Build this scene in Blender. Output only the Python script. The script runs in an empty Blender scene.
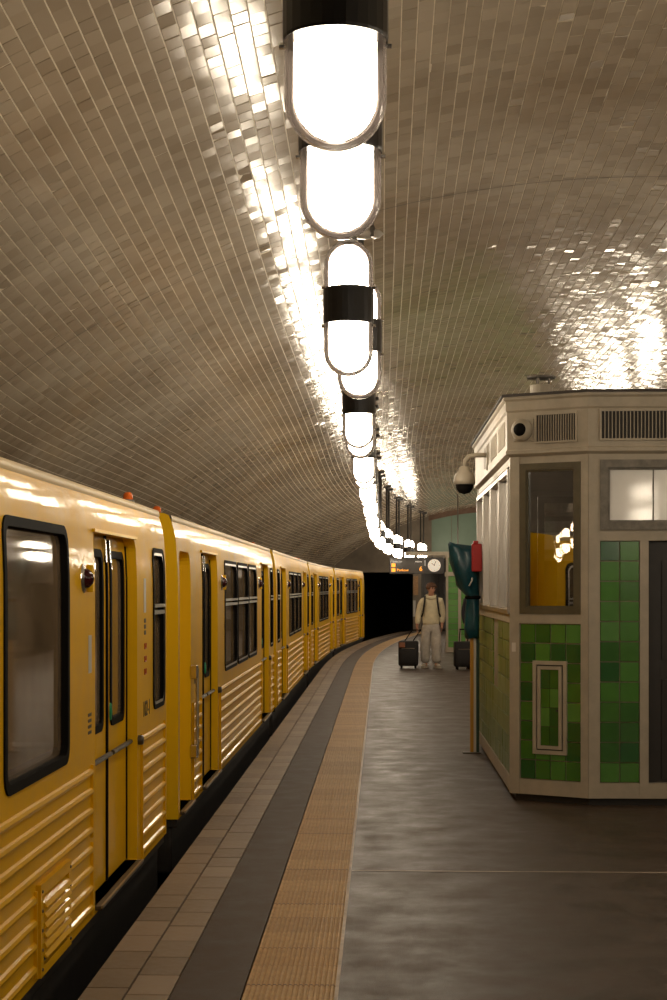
import bpy, bmesh, math, random
import numpy as np
from mathutils import Vector, Matrix
from mathutils.geometry import tessellate_polygon

R_ = random.Random(7)
NP = np.random.default_rng(11)
SC = bpy.context.scene
COL = SC.collection

# ------------------------------------------------------------------ camera, world, exposure
CAM_H, FPX = 1.65, 1650.0
cd = bpy.data.cameras.new('camera'); cam = bpy.data.objects.new('camera', cd); COL.objects.link(cam)
cam.location = (0, 0, CAM_H); cam.rotation_euler = (math.pi/2, 0, 0)
cd.sensor_fit = 'VERTICAL'; cd.sensor_height = 36.0; cd.sensor_width = 24.0
cd.lens = 36.0*FPX/1000.0
cd.shift_y = 0.087
cd.clip_end = 300
SC.camera = cam
w = bpy.data.worlds.new('world'); SC.world = w; w.use_nodes = True
w.node_tree.nodes['Background'].inputs[0].default_value = (0.9, 0.75, 0.6, 1)
w.node_tree.nodes['Background'].inputs[1].default_value = 0.004
SC.view_settings.view_transform = 'Standard'; SC.view_settings.look = 'None'
SC.view_settings.gamma = 1.0; SC.view_settings.use_curve_mapping = False
SC.view_settings.exposure = 0.0
LAMP_POWER = 38.0
SC.cycles.max_bounces = 8; SC.cycles.transparent_max_bounces = 24
SC.cycles.sample_clamp_indirect = 6.0
SC.cycles.caustics_reflective = False; SC.cycles.caustics_refractive = False

# ------------------------------------------------------------------ materials
MATS = {}
def mat(name, col, rough=0.5, metal=0.0, var=0.0, vscale=8.0, bump=0.0, bscale=40.0, coat=0.0, rvar=0.0, spec=0.5,
        emit=None, estr=0.0, ramp=None):
    if name in MATS: return MATS[name]
    m = bpy.data.materials.new(name); m.use_nodes = True; MATS[name] = m
    nt = m.node_tree; N = nt.nodes; L = nt.links; b = N['Principled BSDF']
    b.inputs['Base Color'].default_value = (*col, 1)
    b.inputs['Roughness'].default_value = rough; b.inputs['Metallic'].default_value = metal
    b.inputs['Specular IOR Level'].default_value = spec
    b.inputs['Coat Weight'].default_value = coat; b.inputs['Coat Roughness'].default_value = 0.06
    if emit: b.inputs['Emission Color'].default_value = (*emit, 1); b.inputs['Emission Strength'].default_value = estr
    tc = N.new('ShaderNodeTexCoord')
    if ramp:                               # colour picked for each piece at random
        oi = N.new('ShaderNodeObjectInfo'); cr = N.new('ShaderNodeValToRGB'); cr.color_ramp.interpolation = 'CONSTANT'
        el = cr.color_ramp.elements
        while len(el) < len(ramp): el.new(0.5)
        for i, c in enumerate(ramp): el[i].position = i/len(ramp); el[i].color = (*c, 1)
        L.new(oi.outputs['Random'], cr.inputs[0]); src = cr.outputs[0]
        L.new(src, b.inputs['Base Color'])
    else: src = None
    if var or rvar:
        nz = N.new('ShaderNodeTexNoise'); nz.inputs['Scale'].default_value = vscale; nz.inputs['Detail'].default_value = 6
        nz.inputs['Roughness'].default_value = 0.65
        L.new(tc.outputs['Object'], nz.inputs['Vector'])
        if var:
            mr = N.new('ShaderNodeMapRange'); mr.inputs['From Min'].default_value = 0.3; mr.inputs['From Max'].default_value = 0.7
            mr.inputs['To Min'].default_value = 1-var; mr.inputs['To Max'].default_value = 1+var
            L.new(nz.outputs['Fac'], mr.inputs['Value'])
            mx = N.new('ShaderNodeMix'); mx.data_type = 'RGBA'; mx.blend_type = 'MULTIPLY'; mx.inputs['Factor'].default_value = 1
            if src: L.new(src, mx.inputs['A'])
            else: mx.inputs['A'].default_value = (*col, 1)
            L.new(mr.outputs[0], mx.inputs['B']); L.new(mx.outputs['Result'], b.inputs['Base Color'])
        if rvar:
            m2 = N.new('ShaderNodeMapRange'); m2.inputs['From Min'].default_value = 0.3; m2.inputs['From Max'].default_value = 0.7
            m2.inputs['To Min'].default_value = max(0.02, rough-rvar); m2.inputs['To Max'].default_value = min(1, rough+rvar)
            L.new(nz.outputs['Fac'], m2.inputs['Value']); L.new(m2.outputs[0], b.inputs['Roughness'])
    if bump:
        n2 = N.new('ShaderNodeTexNoise'); n2.inputs['Scale'].default_value = bscale; n2.inputs['Detail'].default_value = 3
        L.new(tc.outputs['Object'], n2.inputs['Vector'])
        bp = N.new('ShaderNodeBump'); bp.inputs['Strength'].default_value = bump; bp.inputs['Distance'].default_value = 0.01
        L.new(n2.outputs['Fac'], bp.inputs['Height']); L.new(bp.outputs[0], b.inputs['Normal'])
        if coat: L.new(bp.outputs[0], b.inputs['Coat Normal'])
    return m

def glass(name, tint, rough=0.02, ior=1.5, boost=1.0, base=0.0, dust_reflect=0.0):
    m = bpy.data.materials.new(name); m.use_nodes = True; MATS[name] = m
    nt = m.node_tree; N = nt.nodes; L = nt.links; N.remove(N['Principled BSDF'])
    tr = N.new('ShaderNodeBsdfTransparent'); tr.inputs[0].default_value = (*tint, 1)
    gl = N.new('ShaderNodeBsdfGlossy'); gl.inputs['Roughness'].default_value = rough
    fr = N.new('ShaderNodeFresnel'); fr.inputs[0].default_value = ior
    mp = N.new('ShaderNodeMath'); mp.operation = 'MULTIPLY_ADD'; mp.use_clamp = True
    mp.inputs[1].default_value = boost; mp.inputs[2].default_value = base
    mx = N.new('ShaderNodeMixShader')
    L.new(fr.outputs[0], mp.inputs[0]); L.new(mp.outputs[0], mx.inputs[0]); L.new(tr.outputs[0], mx.inputs[1]); L.new(gl.outputs[0], mx.inputs[2])
    out = mx.outputs[0]
    if dust_reflect:                                            # dusty brown film, with brown reflections painted into its colour
        df = N.new('ShaderNodeBsdfDiffuse'); df.inputs[0].default_value = (0.36, 0.26, 0.16, 1)
        nz = N.new('ShaderNodeTexNoise'); nz.inputs['Scale'].default_value = 3.0; nz.inputs['Detail'].default_value = 5
        tc = N.new('ShaderNodeTexCoord'); L.new(tc.outputs['Object'], nz.inputs['Vector'])
        ma = N.new('ShaderNodeMath'); ma.operation = 'MULTIPLY'; ma.inputs[1].default_value = dust_reflect*2; L.new(nz.outputs['Fac'], ma.inputs[0])
        m2 = N.new('ShaderNodeMixShader'); L.new(ma.outputs[0], m2.inputs[0]); L.new(out, m2.inputs[1]); L.new(df.outputs[0], m2.inputs[2]); out = m2.outputs[0]
    L.new(out, N['Material Output'].inputs[0])
    return m

def cover_glass():
    m = bpy.data.materials.new('lamp_cover_glass'); m.use_nodes = True
    nt = m.node_tree; N = nt.nodes; L = nt.links; b = N['Principled BSDF']
    b.inputs['Base Color'].default_value = (0.10, 0.085, 0.08, 1); b.inputs['Roughness'].default_value = 0.15
    tr = N.new('ShaderNodeBsdfTransparent'); tr.inputs[0].default_value = (0.97, 0.96, 0.95, 1)
    lw = N.new('ShaderNodeLayerWeight'); lw.inputs['Blend'].default_value = 0.5
    mr = N.new('ShaderNodeMapRange'); mr.interpolation_type = 'SMOOTHSTEP'
    mr.inputs['From Min'].default_value = 0.38; mr.inputs['From Max'].default_value = 0.50
    mr.inputs['To Min'].default_value = 0.02; mr.inputs['To Max'].default_value = 0.93
    mx = N.new('ShaderNodeMixShader')
    L.new(lw.outputs['Facing'], mr.inputs['Value']); L.new(mr.outputs[0], mx.inputs[0])
    L.new(tr.outputs[0], mx.inputs[1]); L.new(b.outputs[0], mx.inputs[2]); L.new(mx.outputs[0], N['Material Output'].inputs[0])
    return m

def vault_tile_mat():
    m = bpy.data.materials.new('glazed_vault_tile'); m.use_nodes = True
    nt = m.node_tree; N = nt.nodes; L = nt.links; b = N['Principled BSDF']
    at = N.new('ShaderNodeAttribute'); at.attribute_name = 'tint'
    tc = N.new('ShaderNodeTexCoord')
    n1 = N.new('ShaderNodeTexNoise'); n1.inputs['Scale'].default_value = 0.45; n1.inputs['Detail'].default_value = 4
    L.new(tc.outputs['Object'], n1.inputs['Vector'])
    mx = N.new('ShaderNodeMix'); mx.data_type = 'RGBA'
    mx.inputs['A'].default_value = (0.46, 0.385, 0.29, 1); mx.inputs['B'].default_value = (0.62, 0.53, 0.41, 1)
    L.new(at.outputs['Fac'], mx.inputs['Factor'])
    m2 = N.new('ShaderNodeMix'); m2.data_type = 'RGBA'; m2.blend_type = 'MULTIPLY'; m2.inputs['Factor'].default_value = 1
    cr = N.new('ShaderNodeValToRGB'); cr.color_ramp.elements[0].position = 0.35; cr.color_ramp.elements[1].position = 0.62
    cr.color_ramp.elements[0].color = (0.74, 0.68, 0.62, 1); cr.color_ramp.elements[1].color = (1, 1, 1, 1)
    L.new(n1.outputs['Fac'], cr.inputs[0])
    L.new(mx.outputs['Result'], m2.inputs['A']); L.new(cr.outputs[0], m2.inputs['B']); L.new(m2.outputs['Result'], b.inputs['Base Color'])
    b.inputs['Roughness'].default_value = 0.15; b.inputs['Specular IOR Level'].default_value = 0.65
    n2 = N.new('ShaderNodeTexNoise'); n2.inputs['Scale'].default_value = 22; n2.inputs['Detail'].default_value = 2
    L.new(tc.outputs['Object'], n2.inputs['Vector'])
    bp = N.new('ShaderNodeBump'); bp.inputs['Strength'].default_value = 0.05; bp.inputs['Distance'].default_value = 0.0012
    L.new(n2.outputs['Fac'], bp.inputs['Height']); L.new(bp.outputs[0], b.inputs['Normal'])
    return m

M_TILE = vault_tile_mat()
M_GROUT = mat('vault_grout', (0.78, 0.69, 0.54), 0.5, var=0.15)
M_WALL = mat('tunnel_wall', (0.16, 0.13, 0.10), 0.6, var=0.35, vscale=2)
M_CONC = mat('end_concrete', (0.20, 0.165, 0.125), 0.65, var=0.25, vscale=1.5, bump=0.1)
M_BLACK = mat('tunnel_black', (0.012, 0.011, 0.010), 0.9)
M_ASPH = mat('asphalt', (0.066, 0.045, 0.032), 0.5, var=0.28, vscale=3.0, bump=0.25, bscale=160, rvar=0.13, spec=0.32)
M_ASPH2 = mat('asphalt_strip', (0.060, 0.040, 0.029), 0.6, var=0.3, vscale=5.0, bump=0.25, bscale=160, rvar=0.1, spec=0.2)
M_ETILE = mat('edge_stone', (0.3, 0.2, 0.15), 0.42, var=0.15, vscale=18, rvar=0.1,
              ramp=[(0.19, 0.145, 0.105), (0.24, 0.185, 0.14), (0.165, 0.125, 0.093), (0.215, 0.165, 0.122), (0.27, 0.21, 0.16)])
M_TACT = mat('tactile_stone', (0.5, 0.3, 0.14), 0.6, var=0.16, vscale=14,
             ramp=[(0.46, 0.29, 0.115), (0.50, 0.32, 0.13), (0.43, 0.27, 0.105), (0.48, 0.30, 0.115)])
M_LINE = mat('pale_joint', (0.48, 0.40, 0.32), 0.6, var=0.3, vscale=6)
M_YEL = mat('train_yellow', (0.76, 0.42, 0.006), 0.45, var=0.09, vscale=2.5, bump=0.16, bscale=4.0, coat=0.16, rvar=0.06, spec=0.08)
M_YEL2 = mat('yellow_paint', (0.88, 0.54, 0.006), 0.4, spec=0.25)
M_ROOFG = mat('train_roof', (0.20, 0.18, 0.15), 0.6, var=0.2)
M_RUB = mat('black_rubber', (0.010, 0.009, 0.008), 0.7, spec=0.04)
M_UNDER = mat('underframe_black', (0.022, 0.019, 0.017), 0.55, var=0.3)
M_CHROME = mat('chrome', (0.72, 0.69, 0.64), 0.2, metal=1.0)
M_ALU = mat('brushed_metal', (0.52, 0.48, 0.43), 0.34, metal=1.0)
M_STEEL = mat('dark_steel', (0.12, 0.105, 0.09), 0.4, metal=0.8)
M_GLASS = glass('car_window_glass', (0.62, 0.55, 0.46), 0.04, 1.4, 0.6, 0.02, dust_reflect=0.30)
M_KGLASS = glass('kiosk_glass', (0.55, 0.52, 0.46), 0.012, 1.5, 1.5, 0.44)
M_FROST = mat('frosted_glass', (0.84, 0.81, 0.76), 0.2, coat=1.0, var=0.05, vscale=3)
M_IN = mat('car_interior', (0.30, 0.23, 0.15), 0.55)
M_SEAT = mat('seat_fabric', (0.06, 0.05, 0.05), 0.8)
M_DRED = mat('dark_red_lens', (0.045, 0.006, 0.008), 0.12)
M_ORANGE = mat('orange_lens', (0.72, 0.13, 0.01), 0.2)
M_INK = mat('dark_lettering', (0.06, 0.045, 0.02), 0.5)
M_REDINK = mat('red_lettering', (0.40, 0.06, 0.02), 0.5)
M_LSTICK = mat('pale_sticker', (0.52, 0.50, 0.47), 0.4)
M_GREENBTN = mat('green_button', (0.01, 0.28, 0.12), 0.3)
M_KF = mat('kiosk_paint', (0.43, 0.375, 0.29), 0.45, var=0.14, vscale=5, bump=0.08, bscale=60)
M_KW = mat('kiosk_window_frame', (0.105, 0.088, 0.052), 0.4, var=0.2)
M_KW2 = mat('kiosk_grey_frame', (0.20, 0.18, 0.15), 0.5, var=0.35, vscale=12)
M_KDARK = mat('kiosk_dark', (0.022, 0.018, 0.015), 0.6)
M_KROOF = mat('kiosk_roof', (0.06, 0.05, 0.045), 0.7)
M_DOOR = mat('kiosk_door', (0.026, 0.021, 0.018), 0.45, var=0.2)
M_KBACK = mat('kiosk_mortar', (0.34, 0.29, 0.21), 0.7, var=0.2)
M_GTILE = mat('green_glazed_tile', (0.1, 0.3, 0.06), 0.2, coat=0.5, var=0.08, vscale=9,
              ramp=[(0.070, 0.215, 0.030), (0.040, 0.140, 0.022), (0.095, 0.255, 0.050), (0.026, 0.115, 0.026),
                    (0.080, 0.235, 0.038), (0.060, 0.185, 0.026)])
M_GTILE_GRAZE = mat('green_tile_grazing_tint', (0.2, 0.26, 0.06), 0.38, spec=0.3, var=0.08, vscale=9,
              ramp=[(0.14, 0.21, 0.045), (0.18, 0.25, 0.06), (0.11, 0.19, 0.035), (0.16, 0.22, 0.05)])  # green tiles with their grazing reflection painted in as olive
M_TEAL = mat('end_wall_green', (0.20, 0.29, 0.22), 0.45, var=0.1, vscale=1.0)
M_BROWN = mat('brown_band', (0.17, 0.10, 0.065), 0.6, var=0.2)
M_BAG = mat('teal_plastic', (0.010, 0.075, 0.100), 0.3, var=0.4, vscale=6, bump=0.6, bscale=14)
M_RED = mat('red_plastic', (0.50, 0.020, 0.016), 0.35)
M_POLEY = mat('post_yellow', (0.55, 0.27, 0.03), 0.4)
M_POLEW = mat('post_white', (0.62, 0.56, 0.48), 0.4)
M_POLEG = mat('post_green', (0.02, 0.05, 0.035), 0.4)
M_SIGN = mat('sign_grey', (0.045, 0.040, 0.038), 0.4)
M_CLOCK = mat('clock_face', (0.8, 0.74, 0.64), 0.5, emit=(1, 0.9, 0.75), estr=0.35)
M_LED = mat('orange_led', (0.8, 0.3, 0.02), 0.5, emit=(1.0, 0.34, 0.03), estr=1.6)
M_LEDW = mat('white_led', (0.8, 0.75, 0.7), 0.5, emit=(1.0, 0.9, 0.8), estr=0.5)
M_BANDB = mat('lamp_band_black', (0.012, 0.010, 0.010), 0.28)
M_EMIT = mat('lamp_diffuser', (0.9, 0.88, 0.82), 0.4, emit=(1.0, 0.86, 0.66), estr=LAMP_POWER)
M_COVER = cover_glass()
M_WHITEP = mat('white_plastic', (0.7, 0.66, 0.6), 0.35)
M_SKIN = mat('skin', (0.48, 0.24, 0.15), 0.55)
M_HAIR = mat('brown_hair', (0.11, 0.045, 0.018), 0.6, var=0.5, vscale=60)
M_HOOD = mat('cream_cotton', (0.70, 0.62, 0.43), 0.85, var=0.1, vscale=12, bump=0.3, bscale=25)
M_JEANS = mat('pale_jeans', (0.50, 0.46, 0.41), 0.85, var=0.2, vscale=9, bump=0.3, bscale=25)
M_SHOE = mat('shoe_white', (0.55, 0.50, 0.42), 0.6)
M_BLK = mat('black_fabric', (0.012, 0.011, 0.012), 0.7, var=0.2)
M_NAVY = mat('navy_cloth', (0.015, 0.014, 0.02), 0.8)
M_TAN = mat('tan_patch', (0.30, 0.12, 0.06), 0.5)
M_POSTER = mat('poster_orange', (0.36, 0.20, 0.09), 0.5, var=0.3, vscale=20)
M_DGREY = mat('machine_grey', (0.07, 0.068, 0.075), 0.45, var=0.25, vscale=4)

# ------------------------------------------------------------------ helpers
def tag(o, label=None, cat=None, group=None, kind=None):
    if label: o['label'] = label
    if cat: o['category'] = cat
    if group: o['group'] = group
    if kind: o['kind'] = kind
    return o
def empty(name, loc=(0, 0, 0), rz=0.0, label=None, cat=None, group=None):
    o = bpy.data.objects.new(name, None); COL.objects.link(o); o.location = loc; o.rotation_euler = (0, 0, rz)
    o.empty_display_size = 0.1
    return tag(o, label, cat, group)
def link(name, me, m=None, parent=None, smooth=False):
    if m is not None and len(me.materials) == 0: me.materials.append(m)
    o = bpy.data.objects.new(name, me); COL.objects.link(o); o.parent = parent
    if smooth: me.shade_smooth()
    return o
def copy_tree(o, parent=None):
    c = o.copy(); COL.objects.link(c); c.parent = parent
    for ch in list(o.children): copy_tree(ch, c)
    return c

class MB:
    def __init__(s): s.v = []; s.f = []
    def add(s, vs, fs):
        n = len(s.v); s.v += [tuple(p) for p in vs]; s.f += [tuple(i+n for i in f) for f in fs]; return s
    def box(s, x0, x1, y0, y1, z0, z1):
        return s.add([(x0,y0,z0),(x1,y0,z0),(x1,y1,z0),(x0,y1,z0),(x0,y0,z1),(x1,y0,z1),(x1,y1,z1),(x0,y1,z1)],
                     [(0,3,2,1),(4,5,6,7),(0,1,5,4),(1,2,6,5),(2,3,7,6),(3,0,4,7)])
    def bev(s, x0, x1, y0, y1, z0, z1, b):           # box with chamfered edges
        bm = bmesh.new(); bmesh.ops.create_cube(bm, size=1)
        for q in bm.verts: q.co = Vector(((x0+x1)/2+q.co.x*(x1-x0), (y0+y1)/2+q.co.y*(y1-y0), (z0+z1)/2+q.co.z*(z1-z0)))
        bmesh.ops.bevel(bm, geom=bm.edges[:], offset=b, segments=2, affect='EDGES', profile=0.5)
        bm.verts.index_update(); s.add([q.co for q in bm.verts], [[q.index for q in f.verts] for f in bm.faces]); bm.free(); return s
    def lathe(s, prof, seg=20, c=(0,0,0), axis='z'):
        vs = []; fs = []; n = len(prof)
        for i in range(seg):
            a = 2*math.pi*i/seg
            for (r, h) in prof:
                p = (r*math.cos(a), r*math.sin(a), h)
                if axis == 'y': p = (p[0], p[2], p[1])
                if axis == 'x': p = (p[2], p[0], p[1])
                vs.append((p[0]+c[0], p[1]+c[1], p[2]+c[2]))
        for i in range(seg):
            j = (i+1) % seg
            for k in range(n-1):
                q = (i*n+k, j*n+k, j*n+k+1, i*n+k+1)
                fs.append(q if axis == 'z' or axis == 'x' else q[::-1])
        return s.add(vs, fs)
    def tube(s, pts, r, seg=8):
        pts = [Vector(p) for p in pts]; vs = []; fs = []
        for i, p in enumerate(pts):
            d = (pts[min(i+1, len(pts)-1)]-pts[max(i-1, 0)]).normalized()
            a = d.orthogonal().normalized() if i == 0 else (a - d*a.dot(d)).normalized()
            b = d.cross(a); rr = r[i] if isinstance(r, (list, tuple)) else r
            for k in range(seg):
                t = 2*math.pi*k/seg; vs.append(p+a*rr*math.cos(t)+b*rr*math.sin(t))
        for i in range(len(pts)-1):
            for k in range(seg):
                j = (k+1) % seg; fs.append((i*seg+k, i*seg+j, (i+1)*seg+j, (i+1)*seg+k))
        fs.append(tuple(range(seg))[::-1]); fs.append(tuple((len(pts)-1)*seg+k for k in range(seg)))
        return s.add(vs, fs)
    def tess(s, loops, flip=False):
        n = len(s.v); tris = tessellate_polygon([[Vector(p) for p in l] for l in loops])
        for l in loops: s.v += [tuple(p) for p in l]
        for t in tris: s.f.append(tuple(n+i for i in (t[::-1] if flip else t)))
        return s
    def ring(s, A, B):                                 # quads between two equal loops
        n = len(A); return s.add(list(A)+list(B), [(i, (i+1) % n, n+(i+1) % n, n+i) for i in range(n)])
    def tf(s, fn): s.v = [tuple(fn(Vector(p))) for p in s.v]; return s
    def mesh(s, name, fixn=True):
        me = bpy.data.meshes.new(name); me.from_pydata(s.v, [], s.f)
        if fixn:
            bm = bmesh.new(); bm.from_mesh(me); bmesh.ops.remove_doubles(bm, verts=bm.verts, dist=1e-5)
            bmesh.ops.recalc_face_normals(bm, faces=bm.faces); bm.to_mesh(me); bm.free()
        return me
    def build(s, name, m, parent=None, smooth=False, fixn=True):
        return link(name, s.mesh(name, fixn), m, parent, smooth)

def text_mesh(name, body, size, m, parent, loc, rot, extrude=0.001):
    c = bpy.data.curves.new(name, 'FONT'); c.body = body; c.size = size; c.extrude = extrude; c.align_x = 'CENTER'; c.align_y = 'CENTER'
    t = bpy.data.objects.new(name, c); COL.objects.link(t)
    me = bpy.data.meshes.new_from_object(t.evaluated_get(bpy.context.evaluated_depsgraph_get()))
    bpy.data.objects.remove(t); bpy.data.curves.remove(c)
    me.materials.clear(); o = link(name, me, m, parent); o.location = loc; o.rotation_euler = rot
    return o

# ------------------------------------------------------------------ the curved alignment of the platform edge
TH0, S_BEND, RAD = 0.029, 34.0, 190.0
_S0, _DS = -14.0, 0.05
_tab = [(-1.22+_S0*TH0, _S0)]
def heading(s):
    t = s-S_BEND
    return TH0 + (0.0 if t <= -3 else ((t+3)**2/12.0 if t < 3 else t))/RAD
for _i in range(int(110/_DS)):
    _t = heading(_S0+(_i+0.5)*_DS); _x, _y = _tab[-1]; _tab.append((_x+math.sin(_t)*_DS, _y+math.cos(_t)*_DS))
def pt(s, o=0.0, z=0.0):
    f = (s-_S0)/_DS; i = max(0, min(len(_tab)-2, int(f))); f -= i
    x = _tab[i][0]*(1-f)+_tab[i+1][0]*f; y = _tab[i][1]*(1-f)+_tab[i+1][1]*f; t = heading(s)
    return Vector((x+o*math.cos(t), y-o*math.sin(t), z))
def loft(prof, ss):                                   # prof: list of (offset, z) or function s -> list
    mb = MB(); vs = []; fs = []
    for s in ss:
        pr = prof(s) if callable(prof) else prof; n = len(pr)
        vs += [pt(s, o, z) for o, z in pr]
    for i in range(len(ss)-1):
        for k in range(n-1): fs.append((i*n+k, i*n+k+1, (i+1)*n+k+1, (i+1)*n+k))
    return mb.add(vs, fs)
def frange(a, b, d): return [a+d*i for i in range(int(round((b-a)/d))+1)]
def sstep(a, b, x): t = min(1, max(0, (x-a)/(b-a))); return t*t*(3-2*t)

O_C, O_WL, O_WR, O_PE = 3.46, -2.56, 9.48, 6.92       # vault centre, walls, far platform edge (offsets from near edge)
VR = 9.5
S_END = 61.5
def soft(x, w): return w*math.log1p(math.exp(max(-40, min(40, x/w)))) if x/w < 40 else x
def vdrop(s): return 0.42*sstep(22, 52, s)
def vcrown(s): return 5.02 + 0.065*soft(15.5-s, 1.2) - vdrop(s)
def vz(s, o): return vcrown(s) - (VR-math.sqrt(VR*VR-(o-O_C)**2))

# ------------------------------------------------------------------ the shell
ss = frange(-6, S_END, 0.75)
AMAX = math.asin((O_C-O_WL)/VR)
def vault_prof(s):
    out = []
    for i in range(81):
        a = -AMAX+2*AMAX*i/80; o = O_C+VR*math.sin(a); out.append((o, vcrown(s)-VR*(1-math.cos(a))+0.0055))
    return out
ceiling = loft(vault_prof, ss).build('ceiling', M_GROUT, fixn=False)
tag(ceiling, 'wide barrel vault lined with small glazed beige tiles', 'ceiling', kind='structure')

# vault tiles: courses run along the platform, joints broken from course to course
TW, TL = 0.102, 0.160
ARC = 2*AMAX*VR; ncol = int(ARC/TW)
S_A, S_B = 6.6, S_END-0.05
def build_vault_tiles():
    ks = np.arange(ncol); rows = int((S_B-S_A)/TL)
    quads = []
    stab = np.arange(S_A-0.5, S_B+0.5, 0.05)
    P = np.array([pt(s) for s in stab]); H = np.array([heading(s) for s in stab]); C = np.array([vcrown(s) for s in stab])
    def P3(s, a, lift):
        f = np.interp(s, stab, P[:, 0]); g = np.interp(s, stab, P[:, 1]); h = np.interp(s, stab, H); c = np.interp(s, stab, C)
        o = O_C+(VR-lift)*np.sin(a); z = c-VR+(VR-lift)*np.cos(a)
        return np.stack([f+o*np.cos(h), g-o*np.sin(h), z], -1)
    K, J = np.meshgrid(ks, np.arange(rows), indexing='ij'); K = K.ravel(); J = J.ravel()
    s0 = S_A+(J+0.5*(K % 2))*TL; jit = NP.normal(0, 0.003, len(s0)); s0 = s0+jit
    keep = s0+TL < S_B; K = K[keep]; s0 = s0[keep]
    a0 = -AMAX+K*TW/VR; n = len(K)
    def corners(ia, iw, lift):                         # joints along the courses are wider than those across
        return [P3(s0+ia, a0+iw/VR, lift), P3(s0+TL-ia, a0+iw/VR, lift), P3(s0+TL-ia, a0+(TW-iw)/VR, lift), P3(s0+ia, a0+(TW-iw)/VR, lift)]
    base = corners(0.0012, 0.0038, -0.0065); top = corners(0.0030, 0.0055, 0.0)
    tx = NP.normal(0, 0.012, n); ty = NP.normal(0, 0.013, n); big = np.where(NP.random(n) < 0.16, 2.4, 1.0); tx = tx*big; ty = ty*big; lf = NP.normal(0, 0.0006, n)   # each tile laid a little out of true
    cen = sum(top)/4.0
    nrm = np.stack([-np.sin(a0+TW/2/VR), np.zeros(n), -np.cos(a0+TW/2/VR)], -1)
    sg = [(-1, -1), (1, -1), (1, 1), (-1, 1)]
    for i in range(4):
        d = sg[i][0]*tx*TL/2+sg[i][1]*ty*TW/2+lf
        top[i] = top[i]+nrm*d[:, None]
    V = np.stack(base+top, 1)                          # n,8,3
    tint = np.clip(NP.normal(0.5, 0.28, n), 0, 1)
    F = np.array([(4,7,6,5), (0,4,5,1), (1,5,6,2), (2,6,7,3), (3,7,4,0)])
    # the 300 tiles that show largest in the photograph become pieces of their own
    px = 333.5+FPX*cen[:, 0]/cen[:, 1]; py = 587-FPX*(cen[:, 2]-CAM_H)/cen[:, 1]
    def proj(q): return np.stack([FPX*q[:, 0]/q[:, 1], -FPX*q[:, 2]/q[:, 1]], -1)
    A, B, Cc = proj(top[0]), proj(top[1]), proj(top[3])
    area = np.abs((B[:, 0]-A[:, 0])*(Cc[:, 1]-A[:, 1])-(B[:, 1]-A[:, 1])*(Cc[:, 0]-A[:, 0]))
    vis = (px > 2) & (px < 665) & (py > 2) & (py < 440) & ~((px > 283) & (px < 390))
    order = np.argsort(-np.where(vis, area, 0))[:300]
    single = np.zeros(n, bool); single[order] = True
    def mk(name, idx):
        m_ = len(idx); me = bpy.data.meshes.new(name)
        me.vertices.add(m_*8); me.vertices.foreach_set('co', V[idx].reshape(-1).astype(np.float32))
        fi = (np.arange(m_)[:, None, None]*8+F[None]).reshape(-1)
        me.loops.add(len(fi)); me.loops.foreach_set('vertex_index', fi.astype(np.int32))
        me.polygons.add(m_*5); me.polygons.foreach_set('loop_start', np.arange(0, m_*20, 4, dtype=np.int32))
        me.polygons.foreach_set('loop_total', np.full(m_*5, 4, np.int32))
        me.update(calc_edges=True); me.shade_flat()
        at = me.attributes.new('tint', 'FLOAT', 'POINT'); at.data.foreach_set('value', np.repeat(tint[idx], 8).astype(np.float32))
        return me
    o = link('vault_tiling', mk('vault_tiling', np.where(~single)[0]), M_TILE, ceiling); o['kind'] = 'stuff'
    for i in order: link('tile', mk('tile', np.array([i])), M_TILE, ceiling)
build_vault_tiles()
for sj in (14.1, 20.2, 27.5, 35.0):                    # movement joints across the vault
    mb = MB(); n = 120; A = []; B = []
    for i in range(n+1):
        a = -AMAX+2*AMAX*i/n; o = O_C+(VR-0.003)*math.sin(a); z = vcrown(sj)-VR+(VR-0.003)*math.cos(a)
        A.append(pt(sj-0.007, o, z)); B.append(pt(sj+0.007, o, z))
    mb.add(A+B, [(i, i+1, n+2+i, n+1+i) for i in range(n)]); mb.build('movement_joint', mat('joint_dark', (0.07, 0.055, 0.04), 0.8), ceiling, fixn=False)

wl = loft([(O_WL-0.25, -1.05), (O_WL, -1.05), (O_WL, 2.0), (O_WL, 2.46)], ss).build('wall_left', M_WALL, fixn=False)
tag(wl, 'dark tunnel side wall behind the yellow train', 'wall', kind='structure')
def corn(sign, base):
    return lambda s: [(base, vz(s, O_WL)-0.10), (base+sign*0.05, vz(s, O_WL)-0.10), (base+sign*0.05, vz(s, O_WL)-0.01), (base, vz(s, O_WL)+0.0)]
tag(loft(corn(1, O_WL), ss).build('trim_1', M_CONC, fixn=False), 'narrow cornice where the vault springs behind the train', 'trim', kind='structure')
wr = loft([(O_WR, 2.46), (O_WR, -1.05), (O_WR+0.25, -1.05)], ss).build('wall_right', M_WALL, fixn=False)
tag(wr, 'dark tunnel side wall beyond the second track', 'wall', kind='structure')
# walls above springing where the vault climbs
up = loft(lambda s: [(O_WL, 2.44), (O_WL, vz(s, O_WL)+0.03)], ss); up.build('upper_wall', M_WALL, wl, fixn=False)
up = loft(lambda s: [(O_WR, 2.44), (O_WR, vz(s, O_WR)+0.03)], ss); up.build('upper_wall', M_WALL, wr, fixn=False)

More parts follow.
